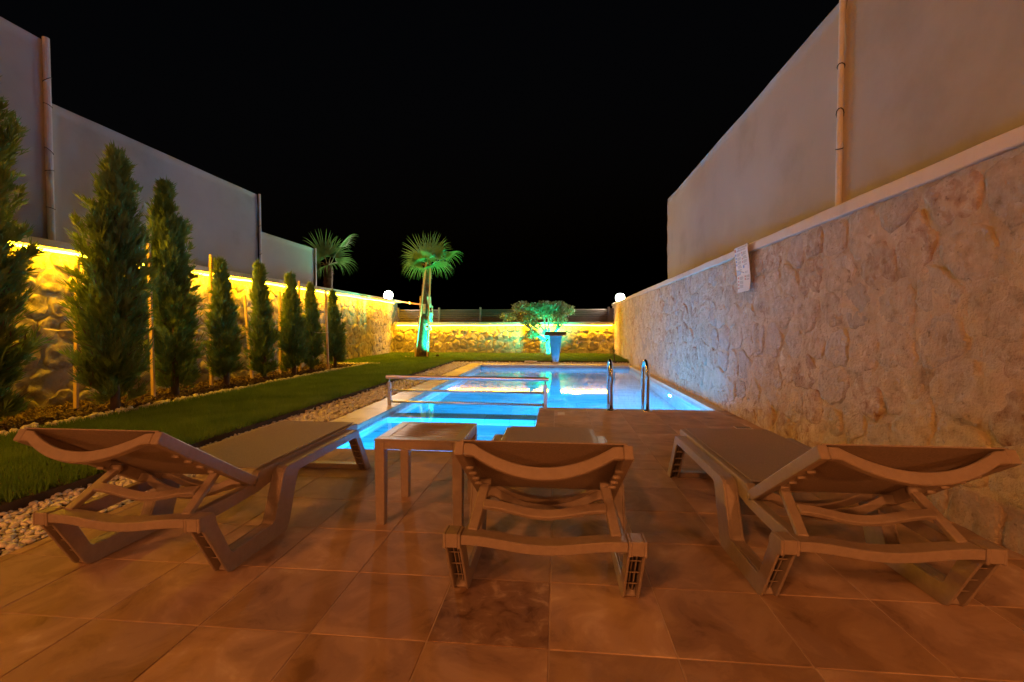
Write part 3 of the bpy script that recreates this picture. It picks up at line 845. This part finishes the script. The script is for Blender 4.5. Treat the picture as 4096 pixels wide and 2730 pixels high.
leavesA=[((-.34,-.38,.86),(0,-1,-.3),.20,1.10,.3),((.42,-.25,.85),(-.1,-1,-.2),.30,1.0,.45),((.93,-.05,.40),(-.2,-.55,.85),.62,.72,1.1),((-.80,.1,.55),(.3,-.6,.8),.30,.85,.8),
         ((.35,-.45,-.10),(.2,-.75,.6),.22,.72,1.3),((-.5,-.35,-.05),(-.2,-.75,.6),.22,.74,1.3),((.75,.2,.05),(.2,-.5,.8),.25,.7,1.3),((-.1,.6,.5),(0,-.6,.8),.3,.85,.8),((.05,-.6,.15),(0,-.5,.8),.25,.72,1.5),((-.95,-.1,.15),(.1,-.6,.8),.28,.7,1.4),((.6,-.2,.65),(-.5,-.8,.3),.4,.8,.7)]
pA=palm('fan palm lit green from below standing on the back lawn',-4.27,14.2,LZ,2.95,.215,.12,leavesA,31,(.22,0),.84)
leavesB=[((-.38,-.05,.92),(.1,-1,.1),.30,1.15,.35),((.62,.0,.78),(-.9,-.25,.35),.75,.85,.9),((.15,.3,.9),(0,-1,.2),.3,.95,.5),((-.9,.1,.35),(.2,-.6,.8),.35,.85,1.0),
         ((.3,-.45,-.05),(.2,-.75,.6),.22,.75,1.3),((-.45,-.35,0),(-.2,-.75,.6),.22,.78,1.3),((.5,.3,.25),(.2,-.5,.8),.3,.75,1.2)]
palm('fan palm growing outside behind the left wall',-7.30,14.0,-.1,3.10,.19,.13,leavesB,47,(.02,0),.86)
# burlap boards tied round the lit trunk
bt=empty('trunk_wrap',(-4.13,14.2,1.15),0,'torn cardboard and sacking wrapped round the lit palm trunk','wrap')
rr=random.Random(4)
for k,(az,z,hh,ww,tl) in enumerate([(-160,.68,.36,.16,.1),(-40,.66,.34,.14,-.1),(-140,.30,.22,.2,.5),(-20,.18,.30,.18,-.25),(-60,-.12,.22,.2,-.35),(-100,.45,.3,.14,.05),(20,.4,.3,.2,0)]):
    a=R(az); rad=.185+.02*rr.random()
    c=Vector((math.cos(a)*rad,math.sin(a)*rad,z)); s=Vector((-math.sin(a),math.cos(a),0)); u=(Vector((0,0,1))+s*tl).normalized(); o_=Vector((math.cos(a),math.sin(a),0))
    vs=[]
    for i in range(5):
        for j in range(4):
            fu=i/4-.5; fv=j/3-.5
            vs.append(c+s*(fu*ww)+u*(fv*hh)-o_*(.25*(fu*ww*2)**2)+o_*(.012*math.sin(7*fu+5*fv+k)+.03*max(0,-fv)))
    vs2=[v-o_*.006 for v in vs]
    fs=[(i*4+j,(i+1)*4+j,(i+1)*4+j+1,i*4+j+1) for i in range(4) for j in range(3)]
    mb=MB().add(vs,fs).add(vs2,[f[::-1] for f in fs]); mb.build('sheet',M['burlap'],bt)
def palm_stake(label,p,q):
    t=empty('wooden_stake',p,0,label,'stake','wooden props of the lit palm')
    MB().bar((0,0,0),Vector(q)-Vector(p),.045,.035,(0,1,0)).build('post',M['wood'],t,.004)
palm_stake('left wooden prop leaning on the lit palm trunk',(-4.42,13.93,LZ),(-4.06,14.0,3.05))
palm_stake('right wooden prop leaning on the lit palm trunk',(-4.03,13.93,LZ),(-3.93,14.02,3.0))
st=empty('tie_strap',(-5.95,16.2,1.99),0,'orange strap stretched from the left wall end to the lit palm','strap')
MB().bar((0,0,0),Vector((-4.13,14.0,1.72))-Vector((-5.95,16.2,1.99)),.006,.045).build('webbing',M['strap'],st)
q=Vector((-4.13,14.0,1.72))-Vector((-5.95,16.2,1.99))
MB().bar(q*.55,q*.60,.03,.07).build('buckle',M['alu'],st,.004)

# ================================================================== olive tree
def olive(x,y):
    r=np.random.default_rng(77)
    t=empty('olive_tree',(x,y,LZ),0,'small umbrella shaped olive tree lit green behind the waterfall','olive tree')
    mb=MB()
    mb.tube([(0,0,-.03),(.02,0,.2),(-.02,0,.42),(.03,0,.55)],[.11,.085,.08,.075],12)
    br=[[(.0,0,.45),(-.25,0,.68),(-.62,.05,.95),(-1.05,0,1.22)],[(0,0,.5),(-.10,-.03,.85),(-.32,-.05,1.12),(-.5,-.05,1.42)],
        [(.02,0,.5),(-.06,.05,.95),(-.12,.05,1.3),(-.15,0,1.6)],[(.03,0,.5),(.06,.02,.9),(.02,.05,1.3),(.1,.05,1.55)],
        [(.03,0,.5),(.22,-.02,.78),(.42,0,1.1),(.62,.05,1.42)],[(-.2,0,.62),(-.42,-.05,.72),(-.52,-.1,.8)],[(.25,0,.82),(.42,-.1,.98),(.5,-.1,1.05)],[(-.5,.02,.86),(-.75,0,1.15),(-.9,0,1.38)]]
    for p in br:
        mb.tube(p,[.05,.038,.026,.012][:len(p)],8)
    mb.build('trunk',M['olivebark'],t,smooth=True)
    clumps=[(-1.28,0,1.30,.30,.22,.15),(-.85,0,1.62,.38,.3,.19),(-.45,-.05,1.56,.36,.3,.18),(-.05,-.05,1.62,.40,.34,.20),(.32,0,1.60,.38,.3,.22),(.62,.02,1.52,.30,.25,.19),
            (-.62,-.08,1.18,.30,.22,.20),(-.40,-.12,1.0,.18,.15,.10),(.38,-.1,1.18,.28,.22,.17),(.36,-.12,1.0,.16,.14,.08),(-.48,-.12,.72,.22,.18,.14),(-.2,.1,1.38,.3,.3,.14),(.12,.1,1.40,.25,.3,.12)]
    for (cx,cy,cz,a,b,c) in clumps:
        n=int(850*(a*b*c/.02)**.6)
        d=r.normal(0,1,(n,3)); d/=np.linalg.norm(d,axis=1)[:,None]
        rad=r.uniform(.25,1.0,n)**.6
        lump=1+.9*fbm(d[:,0]*2+cx*9,d[:,1]*2,d[:,2]*2+cz*7,3)
        P=d*(rad*lump)[:,None]*np.array([a,b,c])+np.array([cx,cy,cz])
        D=d*.6+r.normal(0,.6,(n,3))+np.array([0,0,.6]); D/=np.linalg.norm(D,axis=1)[:,None]
        S=np.cross(D,r.normal(0,1,(n,3))); S/=np.linalg.norm(S,axis=1)[:,None]
        ll=r.uniform(.06,.11,n)[:,None]; w=r.uniform(.009,.014,n)[:,None]
        V=np.stack([P,P+D*ll*.5+S*w,P+D*ll,P+D*ll*.5-S*w],1).reshape(-1,3)
        mesh_np('crown',V,np.arange(4*n).reshape(-1,4),M['oliveleaf'],t)
olive(-.30,15.40)
# soil rings
for (x,y,r_,lab) in ((-4.25,14.2,.30,'bare soil ring round the lit palm'),(-.30,15.4,.28,'bare soil ring round the olive tree')):
    mb=MB(); n=28
    mb.lathe([(r_*1.02,0),(r_*.9,.025),(r_*.5,.035),(.05,.04)],n,(x,y,LZ-.005)); tag(mb.build('soil_ring',M['soil'],smooth=True),lab,'soil',kind='structure')
def ring_stones(P,label): pebbles('stone_chips',P,.012,.024,M['edging'],label,'stone chips')
ring_stones(scatter([(-4.75,-4.5,13.93,14.02,LZ+.02,LZ+.05),(-3.95,-3.72,14.0,14.08,LZ+.02,LZ+.05)],.04),'pale stone chips on the soil round the lit palm')
ring_stones(scatter([(-.75,-.5,15.2,15.3,LZ+.02,LZ+.05),(-.08,.16,15.2,15.3,LZ+.02,LZ+.05)],.04),'pale stone chips on the soil round the olive tree')

# ---- spiky plant
sp=empty('spiky_plant',(1.60,12.86,-.02),0,'spiky long leaved plant on a thin stem beside the right wall','plant')
MB().tube([(0,0,-.03),(.015,0,.15),(0,0,.33)],[.022,.018,.016],8).build('stem',M['bark'],sp,smooth=True)
r=np.random.default_rng(5); V=[];F=[]
for k in range(85):
    a=r.uniform(0,2*np.pi); el=r.uniform(-.35,1.4); L=r.uniform(.28,.46); w=.006
    d=np.array([math.cos(a)*math.cos(el),math.sin(a)*math.cos(el),math.sin(el)]); s=np.array([-math.sin(a),math.cos(a),0]); b=len(V)
    for q in range(6):
        f=q/5; p=np.array([0,0,.31])+d*L*f+np.array([0,0,-1])*L*.55*f*f; ww=w*(1-f*.9)
        V.append(p-s*ww); V.append(p+s*ww)
    for q in range(5): F.append((b+2*q,b+2*q+1,b+2*q+3,b+2*q+2))
mesh_np('leaves',np.array(V),np.array(F),M['yucca'],sp)

# ================================================================== steel things by the pool
# waterfall blade
wf=empty('pool_waterfall',(-.02,12.56,0),0,'curved polished steel waterfall spout at the back edge of the pool','waterfall')
mb=MB(); secs=[]
prof=[(.06,0),(.066,.10),(.066,.20),(.060,.30),(.050,.40),(.034,.50),(.012,.60),(-.018,.70),(-.055,.79)]
for i,(yy,zz) in enumerate(prof):
    hw=.080+.105*(zz/.83)**1.05
    t_=.07-.03*(zz/.83)
    secs.append([(-hw,yy,zz),(hw,yy,zz),(hw*.96,yy+t_,zz),(-hw*.96,yy+t_,zz)])
mb.sweep(secs); mb.build('body',M['chrome'],wf,.006,smooth=True,seg=2)
mb=MB(); secs=[]
for (yy,zz,hw,t_) in [(.06,.79,.20,.02),(.04,.845,.25,.03),(-.03,.875,.275,.034),(-.12,.87,.285,.034),(-.19,.84,.29,.024),(-.225,.80,.292,.012)]:
    secs.append([(-hw,yy,zz-t_/2),(hw,yy,zz-t_/2),(hw,yy+.01,zz+t_/2),(-hw,yy+.01,zz+t_/2)])
mb.sweep(secs); mb.build('hood',M['alu'],wf,.005,smooth=True,seg=2)
MB().box(-.15,.15,-.16,-.02,.775,.80).build('spout_lip',M['chrome'],wf,.004)

# ladder
ld=empty('pool_ladder',(.88,5.6,0),0,'polished steel pool ladder with two arched handrails at the deck edge','ladder')
for sx in (-.215,.215):
    pts=[(sx,-.03,0),(sx,-.03,.44)]
    for k in range(0,13):
        a=math.pi*k/12; pts.append((sx,.125-.155*math.cos(a),.44+.155*math.sin(a)))
    pts+=[(sx,.28,.2),(sx,.28,-.05),(sx,.27,-.30),(sx,.20,-.9)]
    h_=MB().tube(pts,.0215,16).build('handrail',M['chrome'],ld,smooth=True)
    MB().lathe([(.055,0),(.055,.006),(.045,.016),(.024,.022)],20,(sx,-.03,0)).build('flange',M['chrome'],h_,smooth=True)
for zz in (-.45,-.70,-.92):
    MB().box(-.2,.2,.16,.24,zz-.015,zz+.015).build('tread',M['chrome'],ld,.004)

# guard rail over the ledge
gr=empty('guard_rail',(-1.13,5.65,0),math.atan2(-.085,2.0),'brushed aluminium rail with three bars across the shallow end of the pool','railing')
for sx in (-1.02,1.0):
    MB().box(sx-.022,sx+.022,-.012,.012,0,.30).build('post',M['alu'],gr,.003)
    MB().tube([(sx,0,.30),(sx,0,.345)],.010,10).build('pin',M['chrome'],gr,smooth=True)
MB().tube([(-1.06,0,.364),(1.04,0,.364)],.026,20).build('top_rail',M['alu'],gr,smooth=False)
for zz in (.195,.045):
    MB().tube([(-1.0,0,zz),(.98,0,zz)],.0155,14).build('bar',M['alu'],gr,smooth=True)
    for sx in (-.99,.97): MB().tube([(sx-.012,0,zz),(sx+.012,0,zz)],.021,14).build('collar',M['chrome'],gr,smooth=True)

# ---- pool lamps
def pool_lamp(loc,rot,label,w,size=.16):
    t=empty('pool_lamp',loc,0,label,'pool lamp','underwater pool lamps'); t.rotation_euler=rot
    MB().lathe([(.11,0),(.11,.012),(.085,.022),(.08,.022)],24).build('ring',M['chrome'],t)
    MB().lathe([(.079,.010),(.079,.019),(.04,.024),(.001,.025)],24).build('lens',M['poolglow'],t,smooth=True)
    ld_=bpy.data.lights.new('pool_lamp_light','AREA'); ld_.shape='DISK'; ld_.size=size; ld_.energy=w; ld_.color=C_POOL
    lo=bpy.data.objects.new('pool_lamp_light',ld_); COL.objects.link(lo); lo.parent=t; lo.location=(0,0,.04); lo.rotation_euler=(math.pi,0,0)
RX=(0,R(-90),0); LX=(0,R(90),0); NY=(R(-90),0,0)
pool_lamp((PX1,7.8,-.40),RX,'lit underwater lamp in the right pool wall nearer the ladder',POOL_W*1.2)
pool_lamp((.2,DY,-.45),NY,'underwater lamp below the deck edge nearer the rail',POOL_W*1.4)
pool_lamp((1.45,DY,-.45),NY,'underwater lamp below the deck edge at the ladder',POOL_W*1.4)
pool_lamp((-1.15,PY0,-.26),NY,'underwater lamp in the near end of the shallow basin',POOL_W*1.0,.14)

# ---- green spots
def spot(loc,target,label,w,ang=150):
    t=empty('garden_spot',loc,0,label,'spotlight','green garden spotlights')
    d=(Vector(target)-Vector(loc)).normalized(); q=d.to_track_quat('Z','Y')
    t.rotation_mode='QUATERNION'; t.rotation_quaternion=q
    MB().lathe([(.03,-.07),(.045,-.05),(.05,.0),(.05,.02),(.043,.02),(.04,.0)],18).build('housing',M['black'],t)
    MB().lathe([(.041,.0),(.041,.008),(.001,.012)],18).build('lens',M['spotglow'],t)
    MB().tube([q.inverted()@Vector((0,0,0)),q.inverted()@Vector((0,0,-.16))],.012,8).build('spike',M['black'],t)
    l=bpy.data.lights.new('garden_spot_light','SPOT'); l.energy=w; l.color=C_SPOT; l.spot_size=R(ang); l.spot_blend=1.0; l.shadow_soft_size=.03
    lo=bpy.data.objects.new('garden_spot_light',l); COL.objects.link(lo); lo.parent=t; lo.location=(0,0,.03); lo.rotation_euler=(math.pi,0,0)
spot((-3.72,14.02,LZ+.09),(-4.02,14.15,1.9),'green spotlight at the foot of the lit palm',SPOT_W*58,135)
spot((-.02,14.95,LZ+.09),(-.32,15.35,.8),'green spotlight at the foot of the olive tree',SPOT_W*22,130)

# ---- small things
sl=tag(MB().box(-.17,.17,-.07,.07,0,.03).build('stone_offcut',M['slab'],None,.004,loc=(-.72,12.88,.03)),'pale stone offcut lying on the pebbles left of the waterfall','slab'); sl.rotation_euler=(0,0,R(-6))
dc=empty('skimmer_lid',(.06,5.29,.001),0,'pale square drain cover in the deck near the ladder','drain cover')
MB().box(-.04,.04,-.075,.075,0,.004).build('lid',M['lid'],dc,.001)
MB().lathe([(.012,0.004),(.012,.0055),(.008,.006)],12).build('screw',M['alu'],dc)
dg=empty('floor_grate',(1.86,4.72,.001),R(-2),'thin slotted drain grate beside the right wall','drain grate')
MB().box(-.08,.08,-.05,.05,0,.003).build('plate',M['lid'],dg,.001)
for k in range(5): MB().box(-.07,.07,-.038+k*.018,-.032+k*.018,.003,.0045).build('bar',M['black'],dg)

# ================================================================== side table
tb=empty('side_table',(-.687,2.415,0),0,'brown plastic side table with slatted top between two loungers','table')
PL=M['plastic']
for sx in (-1,1):
    for sy in (-1,1):
        mb=MB(); x0,y0=sx*.1995,sy*.1885; 
        mb.sweep([[(x0-.025,y0-.025,z),(x0+.025,y0-.025,z),(x0+.025,y0+.025,z),(x0-.025,y0+.025,z)] if z>.1 else [(x0-.022,y0-.022,z),(x0+.022,y0-.022,z),(x0+.022,y0+.022,z),(x0-.022,y0+.022,z)] for z in (0,.2,.428)])
        mb.build('leg',PL,tb,.003)
for a,b,c,e in ((-.174,.174,-.2125,-.185),(-.174,.174,.185,.2125),(-.2245,-.197,-.163,.163),(.197,.2245,-.163,.163)):
    MB().box(a,b,c,e,.388,.428).build('apron',PL,tb,.002)
for a,b,c,e in ((-.2255,.2255,-.2145,-.160),(-.2255,.2255,.160,.2145),(-.2255,-.172,-.1595,.1595),(.172,.2255,-.1595,.1595)):
    MB().box(a,b,c,e,.4285,.440).build('rim',PL,tb,.002)
for k in range(8):
    y0=-.155+k*.0395; mb=MB(); secs=[]
    for i in range(13):
        x=-.1715+.343*i/12; dz=.0045*math.sin(i/12*math.pi*2+.4)+ .003*math.sin(i/12*math.pi*3)
        secs.append([(x,y0,.425+dz*.3),(x,y0+.024,.425+dz*.3),(x,y0+.024,.4355+dz),(x,y0,.4355+dz)])
    mb.sweep(secs); mb.build('slat',PL,tb,.0015)

# ================================================================== loungers
def sweepx(xs,fn):
    return MB().sweep([fn(x) for x in xs])
def make_lounger(cx,y0,label):
    t=empty('sun_lounger',(cx,y0,0),0,label,'sun lounger','brown plastic loungers facing the pool')
    SLG=M['sling']
    full=[(0,.285),(.072,.285),(.088,.262),(.092,.235),(.165,.088),(.178,.078),(.44,.078),(.455,.09),(.535,.292),(.552,.308),(.575,.315),
          (1.35,.318),(1.374,.312),(1.388,.295),(1.578,0),(1.505,0),(1.345,.255),(1.325,.27),(.68,.268),(.662,.262),(.65,.245),(.575,.03),(.56,.008),(.545,0),
          (.17,0),(.148,.008),(.136,.022),(.022,.228),(0,.232)]
    mid=[(0,.285),(.072,.285),(.088,.262),(.092,.235),(.165,.088),(.178,.078),(.44,.078),(.455,.09),(.535,.292),(.552,.308),(.575,.315),
          (1.35,.318),(1.374,.312),(1.388,.295),(1.578,0),(1.555,0),(1.385,.262),(1.345,.27),(.68,.268),(.662,.262),(.65,.245),(.575,.03),(.56,.008),(.545,0),
          (.17,0),(.155,.012),(.185,.045),(.086,.228),(.0,.236)]
    for s in (-1,1):
        mb=MB()
        for poly,a,b in ((full,.338,.348),(full,.286,.296),(mid,.296,.338)):
            mb.prism(poly,*( (a,b) if s>0 else (-b,-a)))
        fr_=mb.build('leg_frame',PL,t,.0025)
        rb=MB()      # moulded ribs inside the hollow rear leg and foot leg
        for f in (.22,.5,.78):
            ya,za=.022+(.136-.022)*f,.228+(.022-.228)*f
            ya+=.010; za+=.004
            rb.add([(s*.296,ya+.004,za+.003),(s*.338,ya+.004,za+.003),(s*.338,ya+.035,za-.012),(s*.296,ya+.035,za-.012),
                    (s*.296,ya+.001,za+.009),(s*.338,ya+.001,za+.009),(s*.338,ya+.032,za-.004),(s*.296,ya+.032,za-.004)],
                   [(0,1,2,3),(7,6,5,4),(0,4,5,1),(1,5,6,2),(2,6,7,3),(3,7,4,0)])
        for xx in (.309,.324):
            rb.prism([(.055,.215),(.085,.222),(.178,.05),(.162,.03)],s*xx-.002,s*xx+.002)
            rb.prism([(1.36,.25),(1.385,.262),(1.555,.0),(1.528,.0)],s*xx-.002,s*xx+.002)
        for f in (.2,.4,.6,.8):
            ya,za=1.345+(1.505-1.345)*f,.255*(1-f)
            rb.add([(s*.296,ya+.004,za),(s*.338,ya+.004,za),(s*.338,ya+.045,za+.004),(s*.296,ya+.045,za+.004),(s*.296,ya+.004,za+.006),(s*.338,ya+.004,za+.006),(s*.338,ya+.045,za+.01),(s*.296,ya+.045,za+.01)],
                   [(0,1,2,3),(7,6,5,4),(0,4,5,1),(1,5,6,2),(2,6,7,3),(3,7,4,0)])
        tag(rb.build('ribs',PL,fr_),kind='stuff')
        a,b=(.247,.2845) if s>0 else (-.2845,-.247)
        MB().prism([(.05,.278),(.395,.280),(.418,.292),(.432,.318),(.45,.328),(1.49,.332),(1.505,.322),(1.505,.292),(1.47,.278),(.62,.262),(.43,.232),(.05,.222)],a,b).build('side_rail',PL,t,.003)
    # rear bar, hanging a little in the middle
    xs=[-.285+.57*i/24 for i in range(25)]
    def rear(x):
        k=abs(x)/.285; sg=.024*(.5+.5*math.cos(math.pi*min(1,k/.95)))
        return [(x,.002,.246-sg),(x,.060,.246-sg*.9),(x,.064,.281-sg*.9),(x,.002,.281-sg)]
    MB().sweep([rear(x) for x in xs]).build('rear_bar',PL,t,.003)
    # backrest, hinged at H and raised to T
    H=Vector((0,.437,.298)); Tt=Vector((0,-.080,.632)); D=(Tt-H); Lb=D.length; D.normalize(); Nn=Vector((0,-D.z,D.y)); 
    if Nn.z<0: Nn=-Nn
    pt=lambda x,s_,n_:(x,(H+D*s_+Nn*n_).y,(H+D*s_+Nn*n_).z)
    for s in (-1,1):
        xa,xb=s*.2845,s*.254
        mb=MB().add([pt(xa,0,-.046),pt(xb,0,-.046),pt(xb,0,0),pt(xa,0,0),pt(xa,Lb,-.046),pt(xb,Lb,-.046),pt(xb,Lb,0),pt(xa,Lb,0)],
                 [(0,3,2,1),(4,5,6,7),(0,1,5,4),(1,2,6,5),(2,3,7,6),(3,0,4,7)])
        rl=mb.build('backrest_rail',PL,t,.003)
        pg=MB()
        for s_ in (.27,.34,.41,.48):
            c=Vector(pt(s*.2845,s_,-.05)); pg.tube([Vector(pt(s*.266,s_,-.048)),Vector(pt(s*.240,s_,-.048))],.0065,8)
        tag(pg.build('adjusting_pegs',PL,rl,smooth=True),kind='stuff')
        MB().tube([pt(s*.286,.012,-.022),pt(s*.236,.012,-.022)],.014,12).build('hinge_pin',PL,t,smooth=True)
    def curved(s_c,half_d,n0,n1,sag,flat,xe):
        def fn(x):
            k=min(1,abs(x)/flat); g_=sag*(1-k*k)**1.0
            g_=g_ if k<1 else 0
            return [pt(x,s_c-half_d,n0-g_),pt(x,s_c+half_d,n0-g_),pt(x,s_c+half_d,n1-g_),pt(x,s_c-half_d,n1-g_)]
        return MB().sweep([fn(-xe+2*xe*i/32) for i in range(33)])
    curved(Lb-.012,.013,-.0455,-.006,.072,.225,.2535).build('head_bar',PL,t,.003)
    curved(.055,.016,-.050,-.012,.066,.215,.2535).build('hinge_bar',PL,t,.003)
    def seatbar(x):
        k=min(1,abs(x)/.215); g_=.058*(1-k*k)
        return [(x,.475,.262-g_),(x,.515,.262-g_),(x,.515,.296-g_),(x,.475,.296-g_)]
    MB().sweep([seatbar(-.2465+.493*i/24) for i in range(25)]).build('seat_bar',PL,t,.003)
    MB().box(-.2865,.2865,1.512,1.57,.001,.036).build('foot_bar',PL,t,.003)
    MB().box(-.2465,.2465,1.455,1.495,.286,.322).build('foot_end_bar',PL,t,.003)
    # slings
    def sheet(fn,nu,nv,th,name):
        vs=[];fs=[]
        for i in range(nu+1):
            for j in range(nv+1): vs.append(fn(i/nu,j/nv,0))
        n0=len(vs)
        for i in range(nu+1):
            for j in range(nv+1): vs.append(fn(i/nu,j/nv,-th))
        q=lambda i,j:i*(nv+1)+j
        for i in range(nu):
            for j in range(nv):
                fs.append((q(i,j),q(i+1,j),q(i+1,j+1),q(i,j+1))); fs.append((n0+q(i,j+1),n0+q(i+1,j+1),n0+q(i+1,j),n0+q(i,j)))
        rim=[q(i,0) for i in range(nu)]+[q(nu,j) for j in range(nv)]+[q(i,nv) for i in range(nu,0,-1)]+[q(0,j) for j in range(nv,0,-1)]
        for a,b in zip(rim,rim[1:]+rim[:1]): fs.append((a,b,b+n0,a+n0))
        return MB().add(vs,fs).build(name,SLG,t,smooth=False)
    sheet(lambda u,v,h:(-.258+.516*u,.452+1.045*v,.3385-.010*math.sin(math.pi*u)*math.sin(math.pi*v)+h),10,12,.004,'seat_sling')
    sheet(lambda u,v,h:pt(-.268+.536*u,.02+(Lb-.022)*v,.004-.008*math.sin(math.pi*u)*math.sin(math.pi*v)+h),10,10,.004,'back_sling')
    # prop frame under the backrest
    pa=Vector((0,.236,.386)); pb=Vector((0,.052,.276))
    pf=MB()
    for s in (-1,1):
        MB().bar((s*.232,pa.y,pa.z),(s*.252,pb.y,pb.z),.036,.022,(0,-.5,.86)).build('prop_leg',PL,t,.003)
        MB().tube([(s*.212,pa.y,pa.z+.004),(s*.262,pa.y,pa.z+.004)],.015,10).build('prop_pin',PL,t,smooth=True)
    pm=pb+(pa-pb)*.47; dv=(pa-pb).normalized(); nv=Vector((0,-dv.z,dv.y))
    def pbar(x):
        k=abs(x)/.225; g_=.016*math.cos(math.pi*k)+.004
        c=pm+Vector((0,0,-g_))
        a=c-dv*.018-nv*.010; b=c+dv*.018-nv*.010; e=c+dv*.018+nv*.010; f=c-dv*.018+nv*.010
        return [(x,p.y,p.z) for p in (a,b,e,f)]
    MB().sweep([pbar(-.226+.452*i/24) for i in range(25)]).build('prop_bar',PL,t,.003)
    return t
make_lounger(-.043,1.53,'sun lounger in the middle seen straight from behind, next to the side table')
make_lounger(-1.672,1.555,'sun lounger on the left beside the white pebbles')
make_lounger(1.103,1.592,'sun lounger on the right against the stone wall')

# ================================================================== rules sign on the right wall
sg=empty('pool_rules_sign',(2.015,5.10,1.385),0,'white pool rules sign with blue symbols hung on the right wall','sign')
sg.rotation_euler=(0,0,0)
SW,SH=.34,.485      # along the wall, up
def sp_(a,b,e=0):   # a: 0..1 from far edge (left in view) to near edge, b: 0..1 upwards
    bend=.035*max(0,.45-b)**2*4
    return (-e-.004-bend*(.4+.6*a)-.058*b, SW/2-SW*a, SH*b+ .0)
nu,nv=6,14; vs=[];fs=[]
for i in range(nu+1):
    for j in range(nv+1): vs.append(sp_(i/nu,j/nv))
n0=len(vs)
for i in range(nu+1):
    for j in range(nv+1): p=sp_(i/nu,j/nv); vs.append((p[0]+.004,p[1],p[2]))
q=lambda i,j:i*(nv+1)+j
for i in range(nu):
    for j in range(nv): fs.append((q(i,j),q(i+1,j),q(i+1,j+1),q(i,j+1))); fs.append((n0+q(i,j+1),n0+q(i+1,j+1),n0+q(i+1,j),n0+q(i,j)))
rim=[q(i,0) for i in range(nu)]+[q(nu,j) for j in range(nv)]+[q(i,nv) for i in range(nu,0,-1)]+[q(0,j) for j in range(nv,0,-1)]
for a,b in zip(rim,rim[1:]+rim[:1]): fs.append((a,b,b+n0,a+n0))
MB().add(vs,fs).build('panel',M['sign_white'],sg,smooth=False)
def patch(poly,mt,name):
    vs=[sp_(a,b,.0016) for a,b in poly]; MB().add(vs,[tuple(range(len(vs)))]).build(name,mt,sg)
def rect(a0,a1,b0,b1,mt,name): patch([(a0,b0),(a1,b0),(a1,b1),(a0,b1)],mt,name)
rect(.02,.14,.905,.965,M['ink_red'],'crest')
lines=MB()
def ln(a0,a1,b,t=.0042):
    lines.add([sp_(a0,b-t,.0016),sp_(a1,b-t,.0016),sp_(a1,b+t,.0016),sp_(a0,b+t,.0016)],[(0,1,2,3)])
rs=random.Random(2)
for c0 in (.16,.62):
    for k in range(22):
        b=.855-k*.0175
        if k%5==4: continue
        if c0>.5 and k>16: continue
        ln(c0,c0+rs.uniform(.22,.31),b)
for c0 in (.20,):
    for k in range(15):
        if k%5==4: continue
        ln(c0,c0+rs.uniform(.22,.30),.335-k*.018)
for k in range(6):
    if k!=3: ln(.72,.95,.34-k*.018)
lines.build('text_lines',M['ink_grey'],sg)
def disc(a,b,rx,ry,mt,name): patch([(a+rx*math.cos(2*math.pi*k/16),b+ry*math.sin(2*math.pi*k/16)) for k in range(16)],mt,name)
for b in (.84,.765,.695,.62): disc(.085,b,.055,.027,M['ink_blue'],'blue_symbol')
disc(.57,.80,.035,.022,M['ink_blue'],'blue_symbol'); disc(.60,.545,.06,.034,M['ink_blue'],'blue_symbol')
for b in (.85,.72,.65): disc(.56,b,.035,.02,M['ink_red'],'red_symbol')
for b in (.325,.25,.175,.10): disc(.11,b,.05,.024,M['ink_red'],'red_symbol')
for b in (.33,.27): disc(.64,b,.045,.022,M['ink_red'],'red_symbol')
patch([(.0,.37),(.62,.42),(.0,.52)],M['ink_blue'],'blue_wedge')
def sign_text(body,a,b,size,mt):
    cu=bpy.data.curves.new('lettering','FONT'); cu.body=body; cu.size=size; cu.extrude=.0002
    o=bpy.data.objects.new('lettering',cu); COL.objects.link(o)
    dg=bpy.context.evaluated_depsgraph_get(); me=bpy.data.meshes.new_from_object(o.evaluated_get(dg)); bpy.data.objects.remove(o)
    p=sp_(a,b,.0018)
    k=link('lettering',me,mt,sg,p); me.materials.clear(); me.materials.append(mt)
    k.rotation_euler=Matrix(((0,-.12,-.993),(-1,0,0),(0,.993,-.12))).to_euler()
sign_text('HAVUZ KURALLARI',.28,.945,.027,M['ink_grey'])
sign_text('SWIMMING POOL RULES',.18,.90,.021,M['ink_grey'])
sign_text('34.13',.66,.40,.03,M['ink_grey'])
MB().tube([(-.045,0,.2),(-.02,0,.2)],.006,8).build('nail',M['alu'],sg)

# ================================================================== house behind the camera with its two porch lanterns
hs=empty('house',(0,-3.35,0),0,'rendered house facade behind the terrace','house')
MB().box(-6,2.0,-.12,.12,-.1,2.95).build('wall',M['house'],hs)
MB().box(-1.3,1.3,.121,.14,.02,2.2).build('door_frame',M['black'],hs)
def lantern(x,z,label):
    t=empty('wall_lantern',(x,-3.22,z),0,label,'lantern','porch lanterns on the house')
    MB().box(-.05,.05,-.0,.03,-.08,.08).build('bracket',M['black'],t,.004)
    MB().box(-.07,.07,.03,.19,.115,.14).box(-.07,.07,.03,.19,-.14,-.125).build('cover',M['black'],t,.004)
    bm=bmesh.new(); bmesh.ops.create_uvsphere(bm,u_segments=20,v_segments=12,radius=.045); me=bpy.data.meshes.new('bulb'); bm.to_mesh(me); bm.free()
    link('bulb',me,M['bulb'],t,(0,.11,0))
    l=bpy.data.lights.new('lantern_light','POINT'); l.energy=PORCH_W; l.color=C_PORCH; l.shadow_soft_size=.06
    lo=bpy.data.objects.new('lantern_light',l); COL.objects.link(lo); lo.parent=t; lo.location=(0,.11,0.0)
lantern(-2.3,1.85,'porch lantern on the house wall left of the door')
lantern(1.5,1.85,'porch lantern on the house wall right of the door')
